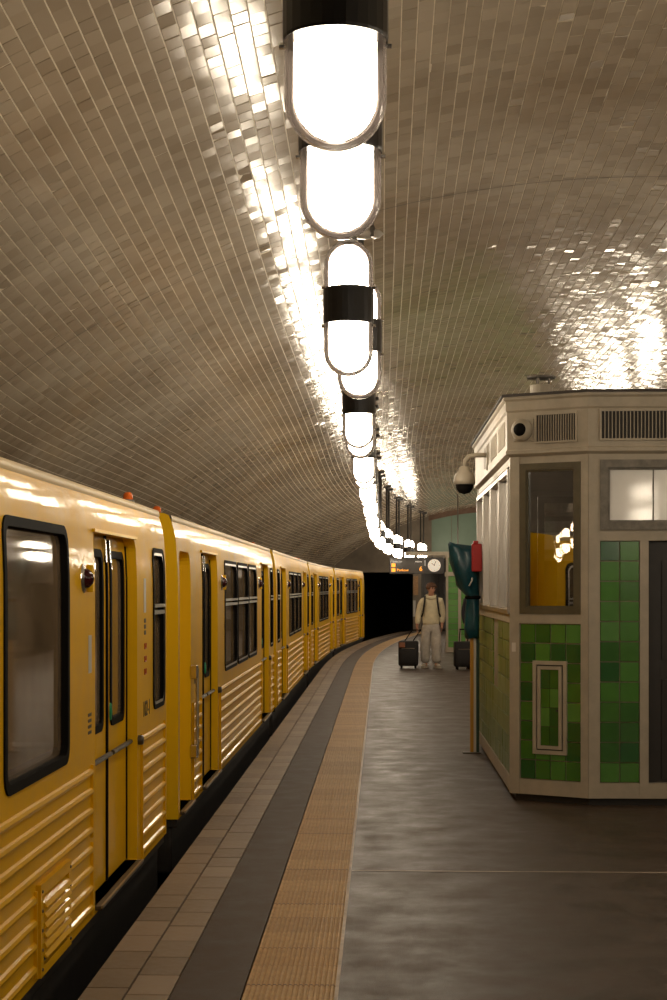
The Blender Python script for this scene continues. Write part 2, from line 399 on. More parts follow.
sp = frange(-6, S_END+8, 0.75)
floor = loft([(0.0, -1.05), (0.0, -0.012), (0.368, -0.012), (0.370, 0.0), (0.652, 0.0), (0.655, -0.012), (1.032, -0.012), (1.034, 0.0),
              (O_PE, 0.0), (O_PE, -1.05)], sp).build('floor', M_ASPH, fixn=False)
tag(floor, 'worn dark asphalt island platform curving to the right', 'floor', kind='structure')
loft([(0.371, 0.0015), (0.651, 0.0015)], sp).build('asphalt_band', M_ASPH2, floor, fixn=False)
loft([(1.030, -0.012), (1.030, 0.003), (1.045, 0.003), (1.045, -0.012)], sp).build('pale_edging', M_LINE, floor, fixn=False)
mb = MB()
mb.add([pt(9.62, 1.05, 0.0025), pt(9.64, 1.05, 0.0025), pt(9.60, 3.0, 0.0025), pt(9.625, 3.0, 0.0025), pt(9.60, 6.9, 0.0025), pt(9.62, 6.9, 0.0025)], [(0, 2, 3, 1), (2, 4, 5, 3)])
mb.build('floor_joint', M_LINE, floor, fixn=False)
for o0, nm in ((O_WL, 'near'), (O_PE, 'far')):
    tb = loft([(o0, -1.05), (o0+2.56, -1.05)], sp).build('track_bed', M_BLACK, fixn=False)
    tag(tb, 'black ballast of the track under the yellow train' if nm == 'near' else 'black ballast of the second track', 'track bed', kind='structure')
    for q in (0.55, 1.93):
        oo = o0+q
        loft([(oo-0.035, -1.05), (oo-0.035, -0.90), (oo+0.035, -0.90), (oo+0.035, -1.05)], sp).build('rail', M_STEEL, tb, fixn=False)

# platform-edge stones and ribbed tactile tiles, one piece each
def stone_mesh(name, w_, l_, h_, b):
    mb = MB(); x, y = w_/2, l_/2
    mb.add([(-x,-y,-h_),(x,-y,-h_),(x,y,-h_),(-x,y,-h_),(-x+b,-y+b,0),(x-b,-y+b,0),(x-b,y-b,0),(-x+b,y-b,0)],
           [(4,5,6,7),(0,1,5,4),(1,2,6,5),(2,3,7,6),(3,0,4,7)])
    return mb.mesh(name, False)
em = stone_mesh('edge_tile', 0.180, 0.337, 0.02, 0.003); em.materials.append(M_ETILE)
EL = 0.34
rest = MB()
for r in range(2):
    for i in range(int((S_END-4.6)/EL)):
        s = 4.6+(i+0.5*r)*EL+0.05*r; p = pt(s, 0.092+0.184*r, R_.uniform(-0.001, 0.001))
        if i < 145:
            o = link('edge_tile', em, None, floor); o.location = p; o.rotation_euler = (0, 0, -heading(s))
        else:
            mtx = Matrix.Translation(p) @ Matrix.Rotation(-heading(s), 4, 'Z')
            rest.add([mtx @ v.co for v in em.vertices], [tuple(f.vertices) for f in em.polygons])
o = rest.build('edge_tiling', M_ETILE, floor, fixn=False); o['kind'] = 'stuff'
def tact_mesh():
    mb = MB(); nr = 17; W, Lh = 0.372, 0.172; pr = []
    for i in range(nr):
        x0 = -W/2+W*i/nr; d = W/nr
        pr += [(x0, -0.004), (x0+d*0.22, 0.0015), (x0+d*0.62, 0.0015), (x0+d*0.84, -0.004)]
    pr.append((W/2, -0.004))
    n = len(pr); vs = [(x, -Lh, z) for x, z in pr]+[(x, Lh, z) for x, z in pr]
    mb.add(vs, [(k, k+1, n+k+1, n+k) for k in range(n-1)])
    mb.add([(-W/2, -Lh, -0.02), (W/2, -Lh, -0.02), (W/2, -Lh, -0.004), (-W/2, -Lh, -0.004)], [(0, 1, 2, 3)])
    return mb.mesh('tactile_tile', False)
tm = tact_mesh(); tm.materials.append(M_TACT)
for i in range(int((S_END-4.6)/0.35)):
    s = 4.6+i*0.35; o = link('tactile_tile', tm, None, floor); o.location = pt(s, 0.8435, R_.uniform(-0.0012, 0.0008)); o.rotation_euler = (0, 0, -heading(s))

# ------------------------------------------------------------------ far end wall, tunnel mouths, entrance hall
TE = heading(S_END)
def endframe(o, z, d=0.0):                            # point on the end wall, d forward of it towards the hall
    p = pt(S_END, o, z); return Vector((p.x+math.sin(TE)*d, p.y+math.cos(TE)*d, z))
wl_top = [(O_WL+(O_WR-O_WL)*i/30.0) for i in range(31)]
outer = [(O_WL, -1.05), (-2.45, -1.05), (-2.45, 2.2), (0.40, 2.2), (0.40, 0.0), (0.70, 0.0), (0.70, 2.72), (6.0, 2.72), (6.0, 0.0), (6.35, 0.0),
         (6.35, 2.2), (9.37, 2.2), (9.37, -1.05), (O_WR, -1.05)] + [(o, vz(S_END, o)+0.05) for o in wl_top[::-1]]
mb = MB()
mb.tess([[endframe(o, z, 0.0) for o, z in outer]])
fr = [endframe(o, z, 0.0) for o, z in outer]; bk = [endframe(o, z, 0.5) for o, z in outer]
mb.ring(fr, bk)
we = mb.build('wall_end', M_CONC); tag(we, 'concrete end wall with two dark tunnel mouths', 'wall', kind='structure')
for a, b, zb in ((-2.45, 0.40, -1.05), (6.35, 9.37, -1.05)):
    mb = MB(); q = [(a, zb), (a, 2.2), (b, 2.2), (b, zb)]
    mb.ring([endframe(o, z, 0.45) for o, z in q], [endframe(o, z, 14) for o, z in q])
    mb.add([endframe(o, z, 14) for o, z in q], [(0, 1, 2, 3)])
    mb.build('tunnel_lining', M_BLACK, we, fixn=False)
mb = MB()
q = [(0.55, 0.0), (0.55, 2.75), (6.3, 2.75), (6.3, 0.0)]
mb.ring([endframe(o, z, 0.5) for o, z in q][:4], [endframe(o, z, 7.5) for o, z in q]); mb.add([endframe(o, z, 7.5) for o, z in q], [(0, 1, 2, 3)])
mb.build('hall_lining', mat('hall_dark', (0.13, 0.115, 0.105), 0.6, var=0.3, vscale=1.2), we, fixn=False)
for a, b in ((1.10, 1.83), (1.85, 3.2), (3.22, 4.5), (4.52, 5.6)):
    n = 8; bot = [endframe(a+(b-a)*i/n, 2.95, -0.02) for i in range(n+1)]
    tp = [endframe(a+(b-a)*i/n, vz(S_END, a+(b-a)*i/n)-0.18, -0.02) for i in range(n+1)]
    mb = MB(); lp = bot+tp[::-1]; mb.tess([lp]); mb.ring(lp, [v+Vector((math.sin(TE), math.cos(TE), 0))*0.03 for v in lp])
    mb.build('panel', M_TEAL, we)
mb = MB(); n = 30; A = []; B = []
for i in range(n+1):
    o = 1.0+4.7*i/n; A.append((o, vz(S_END, o)-0.18)); B.append((o, vz(S_END, o)+0.02))
lp = A+B[::-1]; mb.tess([[endframe(o, z, -0.09) for o, z in lp]]); mb.ring([endframe(o, z, -0.09) for o, z in lp], [endframe(o, z, 0.02) for o, z in lp])
mb.build('arch_band', M_BROWN, we)
mb = MB(); q = [(0.70, 2.70), (6.0, 2.70), (6.0, 2.93), (0.70, 2.93)]
mb.tess([[endframe(o, z, -0.06) for o, z in q]]); mb.ring([endframe(o, z, -0.06) for o, z in q], [endframe(o, z, 0.02) for o, z in q])
mb.build('lintel', mat('lintel_grey', (0.24, 0.21, 0.16), 0.6), we)
def endposter(name, o0, o1, z0, z1, d, m, label, cat):
    mb = MB(); q = [(o0, z0), (o1, z0), (o1, z1), (o0, z1)]
    mb.tess([[endframe(o, z, d-0.03) for o, z in q]]); mb.ring([endframe(o, z, d-0.03) for o, z in q], [endframe(o, z, d) for o, z in q])
    return tag(mb.build(name, m), label, cat)
endposter('poster', 0.42, 0.60, 1.35, 2.05, -0.004, M_POSTER, 'orange brown poster on the pier beside the tunnel mouth', 'poster')
endposter('notice_board', 0.41, 0.50, 0.55, 1.15, -0.004, M_LSTICK, 'small pale notice low on the pier by the tunnel mouth', 'notice')
endposter('wall_sign', 0.75, 1.05, 1.35, 1.85, 7.49, M_WHITEP, 'white sign on the dark back wall of the hall', 'sign')
hl = empty('hall_fill_light', endframe(3.2, 2.72, 3.5), -TE, 'added fill light hidden on the ceiling of the entrance hall', 'lamp')  # added light, out of view, that brightens the hall
MB().bev(-0.6, 0.6, -0.12, 0.12, -0.05, 0.0, 0.01).build('housing', M_KF, hl)
MB().box(-0.57, 0.57, -0.10, 0.10, -0.058, -0.05).build('diffuser', mat('hall_fill_glow', (0.9, 0.85, 0.75), 0.5, emit=(1, 0.85, 0.65), estr=70.0), hl)
# dark machine standing in for an unclear figure, a paper notice on its side
tmac = empty('stand_in_machine', endframe(1.75, 0, 2.4), -TE, 'dark grey machine standing in for a dark figure in the entrance hall', 'machine')
MB().bev(-0.42, 0.42, -0.3, 0.3, 0, 1.85, 0.02).build('cabinet', M_DGREY, tmac)
MB().box(-0.3, 0.3, -0.315, -0.3, 1.1, 1.6).build('screen', mat('screen_dark', (0.03, 0.035, 0.05), 0.15), tmac)
MB().box(-0.25, 0.1, -0.32, -0.3, 0.55, 0.8).build('tray', M_STEEL, tmac)
MB().box(0.16, 0.36, -0.32, -0.3, 0.45, 0.95).build('paper_notice', M_WHITEP, tmac)

# ------------------------------------------------------------------ pendant lamps
LW, LH = 0.128, 0.71
def capsule(r, z0, z1, dome_up, n=7):
    pr = []
    if dome_up:
        pr.append((r, z0)); zc = z1-r
        for i in range(n+1): a = math.pi/2*i/n; pr.append((max(1e-4, r*math.cos(a)), zc+r*math.sin(a)))
    else:
        zc = z0+r
        for i in range(n+1): a = math.pi/2*(1-i/n); pr.append((max(1e-4, r*math.cos(a)), zc-r*math.sin(a)))
        pr.append((r, z1))
    return pr
B0, B1 = 0.274, 0.452
lamp_parts = {}
def mkmesh(name, prof, m, seg=20, smooth=True):
    me = MB().lathe(prof, seg).mesh(name); me.materials.append(m)
    if smooth: me.shade_smooth()
    return me
me_dl = mkmesh('lower_diffuser', [(1e-4, B0+0.01)][:0]+capsule(0.103, 0.026, B0+0.005, False, 5), M_EMIT, 16)
me_du = mkmesh('upper_diffuser', capsule(0.103, B1-0.005, LH-0.026, True, 5), M_EMIT, 16)
me_cl = mkmesh('lower_glass_cover', capsule(LW, 0.0, B0+0.004, False, 9), M_COVER, 28)
me_cu = mkmesh('upper_glass_cover', capsule(LW, B1-0.004, LH, True, 9), M_COVER, 28)
me_band = mkmesh('band', [(0.100, B0-0.004), (LW+0.002, B0-0.004), (LW+0.004, B0+0.004), (LW+0.004, B1-0.004), (LW+0.002, B1+0.004), (0.100, B1+0.004)], M_BANDB, 28, False)
me_screw = mkmesh('screw', [(1e-4, 0.0), (0.009, 0.0), (0.009, 0.016), (1e-4, 0.018)], M_CHROME, 8, False)
me_rod = mkmesh('rod', [(0.026, 0.0), (0.026, 1.0)], M_UNDER, 10)
me_cap = mkmesh('rod_collar', [(0.027, 0.05), (0.040, 0.03), (0.050, 0.0), (0.027, -0.01)], M_UNDER, 14)
me_plate = mkmesh('ceiling_plate', [(1e-4, -0.04), (0.05, -0.04), (0.13, -0.015), (0.13, 0.03), (1e-4, 0.03)], M_UNDER, 16, False)
def lamp(s, o, zb, label, group):
    p = pt(s, o, zb); t = empty('pendant_lamp', p, -heading(s), label, 'lamp', group)
    for nm, me in (('lower_diffuser', me_dl), ('upper_diffuser', me_du), ('lower_glass_cover', me_cl), ('upper_glass_cover', me_cu), ('band', me_band)):
        link(nm, me, None, t)
    for k in (-1, 1):
        for zz in (B0-0.012, B1+0.012):
            q = link('screw', me_screw, None, t); q.location = (k*(LW-0.004), 0, zz); q.rotation_euler = (0, k*math.pi/2, 0)
    top = vz(s, o)-zb
    r = link('rod', me_rod, None, t); r.location = (0, 0, LH-0.01); r.scale = (1, 1, max(0.05, top-LH-0.01))
    c = link('rod_collar', me_cap, None, t); c.location = (0, 0, LH-0.005)
    pl = link('ceiling_plate', me_plate, None, t); pl.location = (0, 0, top-0.004)
    return t
LAMP_O = 1.06
def lamp_o(s): return LAMP_O+float(np.interp(s, [4.15, 8.6, 18, 35], [0.045, -0.012, -0.03, 0.0]))
pairs = [4.15+4.5*i for i in range(13)]
for i, s0 in enumerate(pairs):
    for j in (0, 1):
        s = s0+1.05*j
        if s > S_END-1.2: continue
        zb = 2.75-0.6*vdrop(s)-(0.013 if i == 0 else 0)
        lamp(s, lamp_o(s)+(0.045 if (i, j) == (1, 1) else 0), zb, 'white capsule pendant lamp with black middle band in the row along the train', 'lamps hanging above the train side of the platform')
for i, s0 in enumerate([-4.85, -0.35]+pairs):
    for j in (0, 1):
        s = s0+1.05*j
        if s > S_END-1.2: continue
        lamp(s, O_PE-LAMP_O, 2.75-0.6*vdrop(s), 'white capsule pendant lamp with black middle band in the row behind the green kiosk', 'lamps hanging above the far side of the platform')

# small loudspeaker pair hung by the third lamp
sp_ = pt(8.2, LAMP_O+0.115, 0); zt = vz(8.2, LAMP_O+0.115)
ls = empty('loudspeaker', (sp_.x, sp_.y, zt-0.02), -TH0, 'small white twin horn loudspeaker hanging between two capsule lamps', 'loudspeaker')
zl = 3.395-zt+0.02
MB().tube([(0, 0, 0.0), (0, 0, zl+0.02)], 0.008).build('drop_rod', M_STEEL, ls)
MB().lathe([(1e-4, -0.075), (0.024, -0.07), (0.028, -0.03), (0.020, 0.0), (1e-4, 0.0)], 14, (-0.006, 0, zl), 'x').build('horn', M_WHITEP, ls, True)
MB().lathe([(1e-4, 0.0), (0.024, 0.004), (0.020, 0.03), (1e-4, 0.055)], 14, (0.004, 0, zl), 'x').build('horn', M_WHITEP, ls, True)
MB().bev(-0.012, 0.012, -0.02, 0.02, zl-0.015, zl+0.035, 0.004).build('bracket', M_STEEL, ls)

# ------------------------------------------------------------------ the yellow train
CAR_L, GAP, CAR_W = 10.0, 0.62, 2.20
ZB, ZT = 0.06, 2.12
def side_x(z): return 0.0 if z < 1.6 else (-0.12*(z-1.6)**2 if z < 1.95 else -0.0147-0.084*(z-1.95)-0.9*(z-1.95)**2)
def bend_mesh(me, mirror=False):
    bm = bmesh.new(); bm.from_mesh(me)
    if max(v.co.z for v in bm.verts) > 1.6:
        for zz in (1.6, 1.7, 1.8, 1.9, 1.95, 1.98, 2.01, 2.04, 2.07, 2.10):
            bmesh.ops.bisect_plane(bm, geom=bm.verts[:]+bm.edges[:]+bm.faces[:], plane_co=(0, 0, zz), plane_no=(0, 0, 1), dist=1e-5)
        for v in bm.verts: v.co.x += side_x(v.co.z)
    if mirror:
        for v in bm.verts: v.co.x = -CAR_W-v.co.x
        bmesh.ops.reverse_faces(bm, faces=bm.faces[:])
    bm.to_mesh(me); bm.free()
    return me
def rr(u0, u1, z0, z1, r, x=0.0, n=5, rb=None):
    rb = r if rb is None else rb; out = []
    for (cu, cz, a0, q) in ((u1-rb, z0+rb, -90, rb), (u1-r, z1-r, 0, r), (u0+r, z1-r, 90, r), (u0+rb, z0+rb, 180, rb)):
        for i in range(n+1):
            a = math.radians(a0+90*i/n); out.append((x, cu+q*math.cos(a), cz+q*math.sin(a)))
    return out
def bpart(mb, name, m, parent, smooth=False, mirror=False, fixn=True):
    me = mb.mesh(name, fixn); bend_mesh(me, mirror); return link(name, me, m, parent, smooth)
def window(car, u0, u1, z0, z1, style, mirror=False):
    r = 0.085; fm = M_RUB if style == 'black' else M_RUB; wd = 0.040 if style == 'black' else 0.028
    mb = MB(); A = rr(u0, u1, z0, z1, r, 0.008); Bq = rr(u0+wd, u1-wd, z0+wd, z1-wd, r-wd*0.6, 0.008)
    mb.ring(A, Bq); mb.ring(rr(u0, u1, z0, z1, r, -0.02), A); mb.ring(Bq, rr(u0+wd, u1-wd, z0+wd, z1-wd, r-wd*0.6, -0.04))
    fo = bpart(mb, 'window', fm, car, mirror=mirror)
    mb = MB(); mb.tess([rr(u0+wd-0.01, u1-wd+0.01, z0+wd-0.01, z1-wd+0.01, r-wd*0.5, -0.025)])
    bpart(mb, 'pane', M_GLASS, fo, True, mirror, fixn=True)
    if style != 'black':
        mb = MB(); e = wd; zt = z0+(z1-z0)*0.60
        mb.ring(rr(u0+e, u1-e, z0+e, z1-e, r-e*0.6, 0.004), rr(u0+e+0.018, u1-e-0.018, z0+e+0.018, z1-e-0.018, r-e, 0.004))
        mb.box(-0.015, 0.008, u0+e, u1-e, zt-0.012, zt+0.012); mb.box(-0.015, 0.012, u0+e, u1-e, zt+0.03, zt+0.05)
        bpart(mb, 'metal_inner_frame', M_ALU, fo, mirror=mirror)
    return fo
def make_car(label, s_start, L, doors, wins, ribs, lights, cab=None, grille=None, marker=(), texts=(), interior=True):
    off = -0.17; a = pt(s_start, off); b = pt(s_start+L, off); d = b-a; rz = -math.atan2(d.x, d.y)
    car = empty('subway_car', (a.x, a.y, 0), rz, label, 'subway car', 'cars of the yellow train')
    holes = [rr(u0+0.02, u1-0.02, z0+0.02, z1-0.02, 0.07, 0.0) for (u0, u1, z0, z1, st) in wins]
    holes += [rr(u0, u1, 0.10, 1.92, 0.07, 0.0, rb=0.008) for (u0, u1) in doors]
    if cab: holes.append(rr(cab[0], cab[1], 0.10, 1.90, 0.09, 0.0, rb=0.008))
    outer = [(0, 0, ZB), (0, L, ZB), (0, L, ZT), (0, 0, ZT)]
    mb = MB(); mb.tess([outer]+holes)
    bpart(mb, 'side_panel', M_YEL, car, True)
    mb = MB(); mb.tess([outer]+holes)
    bpart(mb, 'far_side_panel', M_YEL, car, True, mirror=True)
    # roof and ends
    half = [(side_x(ZT), ZT), (side_x(ZT)-0.01, ZT+0.022), (side_x(ZT)-0.04, ZT+0.035), (-0.32, 2.18), (-0.6, 2.20), (-0.9, 2.215), (-CAR_W/2, 2.22)]
    prof = half+[(-CAR_W-x, z) for x, z in half[::-1][1:]]
    n = len(prof); mb = MB(); mb.add([(x, 0, z) for x, z in prof]+[(x, L, z) for x, z in prof], [(k, k+1, n+k+1, n+k) for k in range(n-1)])
    mb.build('roof', M_ROOFG, car, True)
    mb = MB(); mb.add([(side_x(ZT)+0.002, 0.0, ZT-0.03), (side_x(ZT)+0.012, 0.0, ZT-0.01), (side_x(ZT)+0.006, 0.0, ZT+0.022), (side_x(ZT)-0.04, 0, ZT+0.034)] +
                      [(side_x(ZT)+0.002, L, ZT-0.03), (side_x(ZT)+0.012, L, ZT-0.01), (side_x(ZT)+0.006, L, ZT+0.022), (side_x(ZT)-0.04, L, ZT+0.034)],
                      [(0, 1, 5, 4), (1, 2, 6, 5), (2, 3, 7, 6)])
    mb.build('gutter', mat('gutter_pale', (0.60, 0.44, 0.20), 0.5, spec=0.3), car, True, fixn=False)
    zz = [ZB, 1.6, 1.8, 1.95, 2.0, 2.04, 2.08]
    ep = [(side_x(z), z) for z in zz]+prof+[(-CAR_W-side_x(z), z) for z in zz[::-1]]
    for u, e in ((0.0, -1), (L, 1)):
        mb = MB(); lp = [(x, u, z) for x, z in ep]; mb.tess([lp]); mb.build('end_panel', M_YEL2, car)
        mb = MB(); mb.bev(-1.5, -0.78, min(u, u+e*0.03), max(u, u+e*0.03), 0.15, 1.9, 0.01); mb.build('end_door', M_YEL2, car)
    # under frame, sill steps and running gear
    mb = MB(); mb.bev(-CAR_W+0.06, -0.05, 0.04, L-0.04, -0.32, ZB+0.01, 0.02); mb.build('underframe', M_UNDER, car)
    mb = MB(); mb.bev(-CAR_W+0.03, -0.012, 0.02, L-0.02, ZB-0.06, ZB+0.012, 0.008); mb.build('sole_bar', M_UNDER, car)
    for (u0, u1) in list(doors)+([cab] if cab else []):
        mb = MB(); mb.bev(-0.09, 0.035, u0+0.005, u1-0.005, 0.078, 0.100, 0.004); st = mb.build('door_sill', M_STEEL, car)
        MB().box(0.028, 0.040, u0+0.005, u1-0.005, 0.090, 0.103).build('sill_nosing', M_ALU, st)
    for u in (2.0, L-2.0):
        mb = MB(); mb.bev(-CAR_W+0.3, -0.3, u-0.9, u+0.9, -0.72, -0.30, 0.03)
        bg = mb.build('bogie', M_UNDER, car)
        for du in (-0.65, 0.65):
            mb = MB(); mb.lathe([(1e-4, -0.06), (0.3, -0.06), (0.3, 0.06), (1e-4, 0.06)], 18, (-0.47, u+du, -0.60), 'x')
            mb.lathe([(1e-4, -0.06), (0.3, -0.06), (0.3, 0.06), (1e-4, 0.06)], 18, (-1.85, u+du, -0.60), 'x'); mb.build('wheelset', M_STEEL, bg)
    # doors
    for (u0, u1) in doors:
        dr = -0.062; um = (u0+u1)/2
        mb = MB(); mb.ring(rr(u0, u1, 0.10, 1.92, 0.07, 0.001, rb=0.008), rr(u0, u1, 0.10, 1.92, 0.07, dr-0.03, rb=0.008)); bpart(mb, 'door_reveal', M_YEL2, car)
        for k, (a0, a1) in enumerate(((u0, um-0.006), (um+0.006, u1))):
            wz0, wz1 = 0.93, 1.82; e = 0.13
            mb = MB(); mb.tess([[(dr, a0, 0.105), (dr, a1, 0.105), (dr, a1, 1.92), (dr, a0, 1.92)], rr(a0+e, a1-e, wz0, wz1, 0.06, dr)])
            mb.add([(dr, a0, 0.105), (dr, a0, 1.92), (dr-0.03, a0, 1.92), (dr-0.03, a0, 0.105)], [(0, 1, 2, 3)])
            mb.add([(dr, a1, 0.105), (dr, a1, 1.92), (dr-0.03, a1, 1.92), (dr-0.03, a1, 0.105)], [(0, 1, 2, 3)])
            lf = bpart(mb, 'door_leaf', M_YEL, car)
            q0, q1 = a0+e-0.025, a1-e+0.025
            mb = MB(); A = rr(q0, q1, wz0-0.025, wz1+0.025, 0.075, dr+0.009); Bq = rr(q0+0.04, q1-0.04, wz0+0.015, wz1-0.015, 0.05, dr+0.009)
            mb.ring(A, Bq); mb.ring(rr(q0, q1, wz0-0.025, wz1+0.025, 0.075, dr-0.01), A); mb.ring(Bq, rr(q0+0.04, q1-0.04, wz0+0.015, wz1-0.015, 0.05, dr-0.02))
            bpart(mb, 'window_seal', M_RUB, lf)
            mb = MB(); mb.tess([rr(q0+0.02, q1-0.02, wz0-0.005, wz1+0.005, 0.06, dr-0.008)]); bpart(mb, 'pane', M_GLASS, lf, True)
            mb = MB(); mb.tube([(dr+0.03, a0+0.03, 0.775), (dr+0.03, a1-0.03, 0.775)], 0.014, 6); bpart(mb, 'grab_bar', M_STEEL, lf)
        mb = MB(); mb.box(dr-0.01, dr+0.012, um-0.012, um+0.012, 0.105, 1.92); bpart(mb, 'rubber_seal', M_RUB, car)
        mb = MB(); mb.box(dr-0.01, dr+0.008, u1-0.014, u1-0.002, 0.105, 1.88); bpart(mb, 'rubber_seal', M_RUB, car)
        for q in (-0.065, 0.065): bpart(MB().box(dr, dr+0.02, um+q-0.015, um+q+0.015, 1.78, 1.90), 'door_hanger', M_CHROME, car)
        mb = MB(); mb.lathe([(1e-4, 0.032), (0.022, 0.030), (0.028, 0.022), (0.028, 0.0), (0.036, -0.005)], 14, (0, u1+0.05, 0.775), 'x'); bpart(mb, 'door_knob', M_STEEL, car)
        mb = MB(); mb.lathe([(1e-4, 0.014), (0.018, 0.01), (0.02, 0.0)], 12, (dr+0.012, um+0.05, 0.99), 'x').tf(lambda p: Vector((p.x, p.y, 0.99+(p.z-0.99)*2.4)))
        bpart(mb, 'door_button', M_GREENBTN, car)
        hd = MB(); hd.box(-0.02, 0.016, u0-0.01, u1-0.0, 1.918, 1.934); bpart(hd, 'door_drip_rail', M_YEL2, car)
    if cab:
        u0, u1 = cab; dr = -0.10
        mb = MB(); mb.ring(rr(u0, u1, 0.10, 1.90, 0.09, 0.001, rb=0.008), rr(u0, u1, 0.10, 1.90, 0.09, dr, rb=0.008)); bpart(mb, 'cab_reveal', M_YEL2, car)
        mb = MB(); mb.tess([rr(u0, u1, 0.10, 1.90, 0.09, dr, rb=0.008)]); cbd = bpart(mb, 'cab_door', M_YEL2, car)
        mb = MB(); mb.lathe([(1e-4, 0.02), (0.03, 0.015), (0.035, 0.0)], 12, (dr, u0+0.12, 0.92), 'x'); bpart(mb, 'lock', M_RUB, cbd)
        mb = MB(); mb.tube([(0.045, u1+0.03, 0.42), (0.045, u1+0.03, 1.06)], 0.012, 8); hb = bpart(mb, 'handrail', M_ALU, car)
        for z in (0.45, 1.03):
            bpart(MB().bev(-0.005, 0.05, u1-0.01, u1+0.06, z-0.05, z+0.05, 0.008), 'bracket', M_CHROME, hb)
    for w_ in wins: window(car, *w_)
    for w_ in wins: window(car, *w_[:4], 'black', mirror=True)
    # ribbed lower panels
    for rib in ribs:
        u0, u1 = rib[:2]; k0, k1 = rib[2:] if len(rib) > 2 else (0, 8)
        mb = MB()
        for k in range(k0, k1):
            z = 0.765-0.0925*k; pr = [(0.0, z-0.020), (0.011, z-0.013), (0.016, z), (0.011, z+0.013), (0.0, z+0.020)]
            n = 5; mb.add([(x, u0, q) for x, q in pr]+[(x, u1, q) for x, q in pr], [(i, n+i, n+i+1, i+1) for i in range(4)]+[(4, 3, 2, 1, 0), (5, 6, 7, 8, 9)])
        za, zb_ = 0.765-0.0925*(k1-1)-0.035, 0.765-0.0925*k0+0.035; mb.box(0, 0.014, u0-0.018, u0, za, zb_).box(0, 0.014, u1, u1+0.018, za, zb_)
        mb.build('ribbed_panel', M_YEL, car)
    for u, z in lights:
        mb = MB(); mb.lathe([(1e-4, 0.012), (0.052, 0.012), (0.068, 0.004), (0.070, -0.004)], 18, (0, u, z), 'x'); dl = bpart(mb, 'door_light', M_CHROME, car)
        mb = MB(); mb.lathe([(1e-4, 0.050), (0.025, 0.044), (0.043, 0.026), (0.047, 0.008)], 16, (0, u, z), 'x'); bpart(mb, 'lens', M_DRED, dl, True)
        mb = MB(); mb.bev(0, 0.03, u+0.085, u+0.115, z-0.065, z+0.065, 0.005); bpart(mb, 'bracket', M_YEL2, dl)
    if grille:
        u0, u1, z0, z1 = grille
        mb = MB(); mb.box(0.0, 0.022, u0, u0+0.05, z0, z1).box(0, 0.022, u1-0.05, u1, z0, z1).box(0, 0.022, u0+0.05, u1-0.05, z1-0.05, z1).box(0, 0.022, u0+0.05, u1-0.05, z0, z0+0.04)
        gp = mb.build('louvre_panel', M_YEL, car)
        MB().box(0.0, 0.004, u0+0.05, u1-0.05, z0+0.04, z1-0.05).build('louvre_shade_back', M_UNDER, gp)  # dark backing paints in the shadow lines between the slats
        for k in range(6):
            z = z0+0.065+(z1-z0-0.13)*(k+0.5)/6; h = 0.019
            mb = MB(); pr = [(0.004, z+h), (0.026, z+h*0.2), (0.036, z-h*0.7), (0.028, z-h*0.8)]
            mb.add([(x, u0+0.055, q) for x, q in pr]+[(x, u1-0.055, q) for x, q in pr], [(0, 1, 5, 4), (1, 2, 6, 5), (2, 3, 7, 6), (3, 0, 4, 7), (3, 2, 1, 0), (4, 5, 6, 7)])
            mb.build('slat', M_YEL, gp)
        for k in range(5):
            for uu in (u0+0.025, u1-0.025):
                MB().lathe([(1e-4, 0.028), (0.007, 0.026), (0.008, 0.020)], 6, (0, uu, z0+0.03+(z1-z0-0.06)*k/4), 'x').build('rivet', M_STEEL, gp)
    for u, x in marker:
        mb = MB(); zr = 2.165 if x < -0.2 else 2.15
        mb.lathe([(1e-4, zr+0.058), (0.018, zr+0.056), (0.028, zr+0.042), (0.031, zr+0.012), (0.034, zr+0.012)], 14, (x, u, 0)); ml = mb.build('marker_light', M_ORANGE, car, True)
        MB().lathe([(0.038, zr+0.014), (0.042, zr-0.03)], 14, (x, u, 0)).build('light_base', M_STEEL, ml)
    for (txt, u, z, size, m, rot) in texts:
        e = (math.pi/2, 0, math.pi/2) if not rot else (math.pi/2, math.pi/2, math.pi/2)
        text_mesh('lettering', txt, size, m, car, (side_x(z)+0.0015, u, z), e)
    if interior:
        mb = MB(); mb.box(-CAR_W+0.05, -0.10, 0.05, L-0.05, 0.085, 0.10); mb.build('interior_floor', M_UNDER, car)
        mb = MB(); mb.box(-CAR_W+0.2, -0.2, 0.05, L-0.05, 1.98, 2.0); mb.build('interior_ceiling', M_IN, car)
        for (u0, u1) in ((2.9, 7.1),):
            mb = MB(); mb.bev(-CAR_W+0.06, -CAR_W+0.5, u0, u1, 0.42, 0.54, 0.03).bev(-CAR_W+0.06, -CAR_W+0.16, u0, u1, 0.54, 0.92, 0.03).box(-CAR_W+0.06, -CAR_W+0.4, u0, u1, 0.10, 0.42)
            mb.build('bench', M_SEAT, car)
            mb = MB(); mb.bev(-0.5, -0.07, u0, u1, 0.42, 0.54, 0.03).bev(-0.16, -0.07, u0, u1, 0.54, 0.90, 0.03).box(-0.4, -0.07, u0, u1, 0.10, 0.42)
            mb.build('bench', M_SEAT, car)
        mb = MB()
        for x in (-0.55, -CAR_W+0.55):
            mb.tube([(x, 2.9, 1.80), (x, 7.1, 1.80)], 0.018, 8)
        mb.build('ceiling_rail', M_YEL2, car)
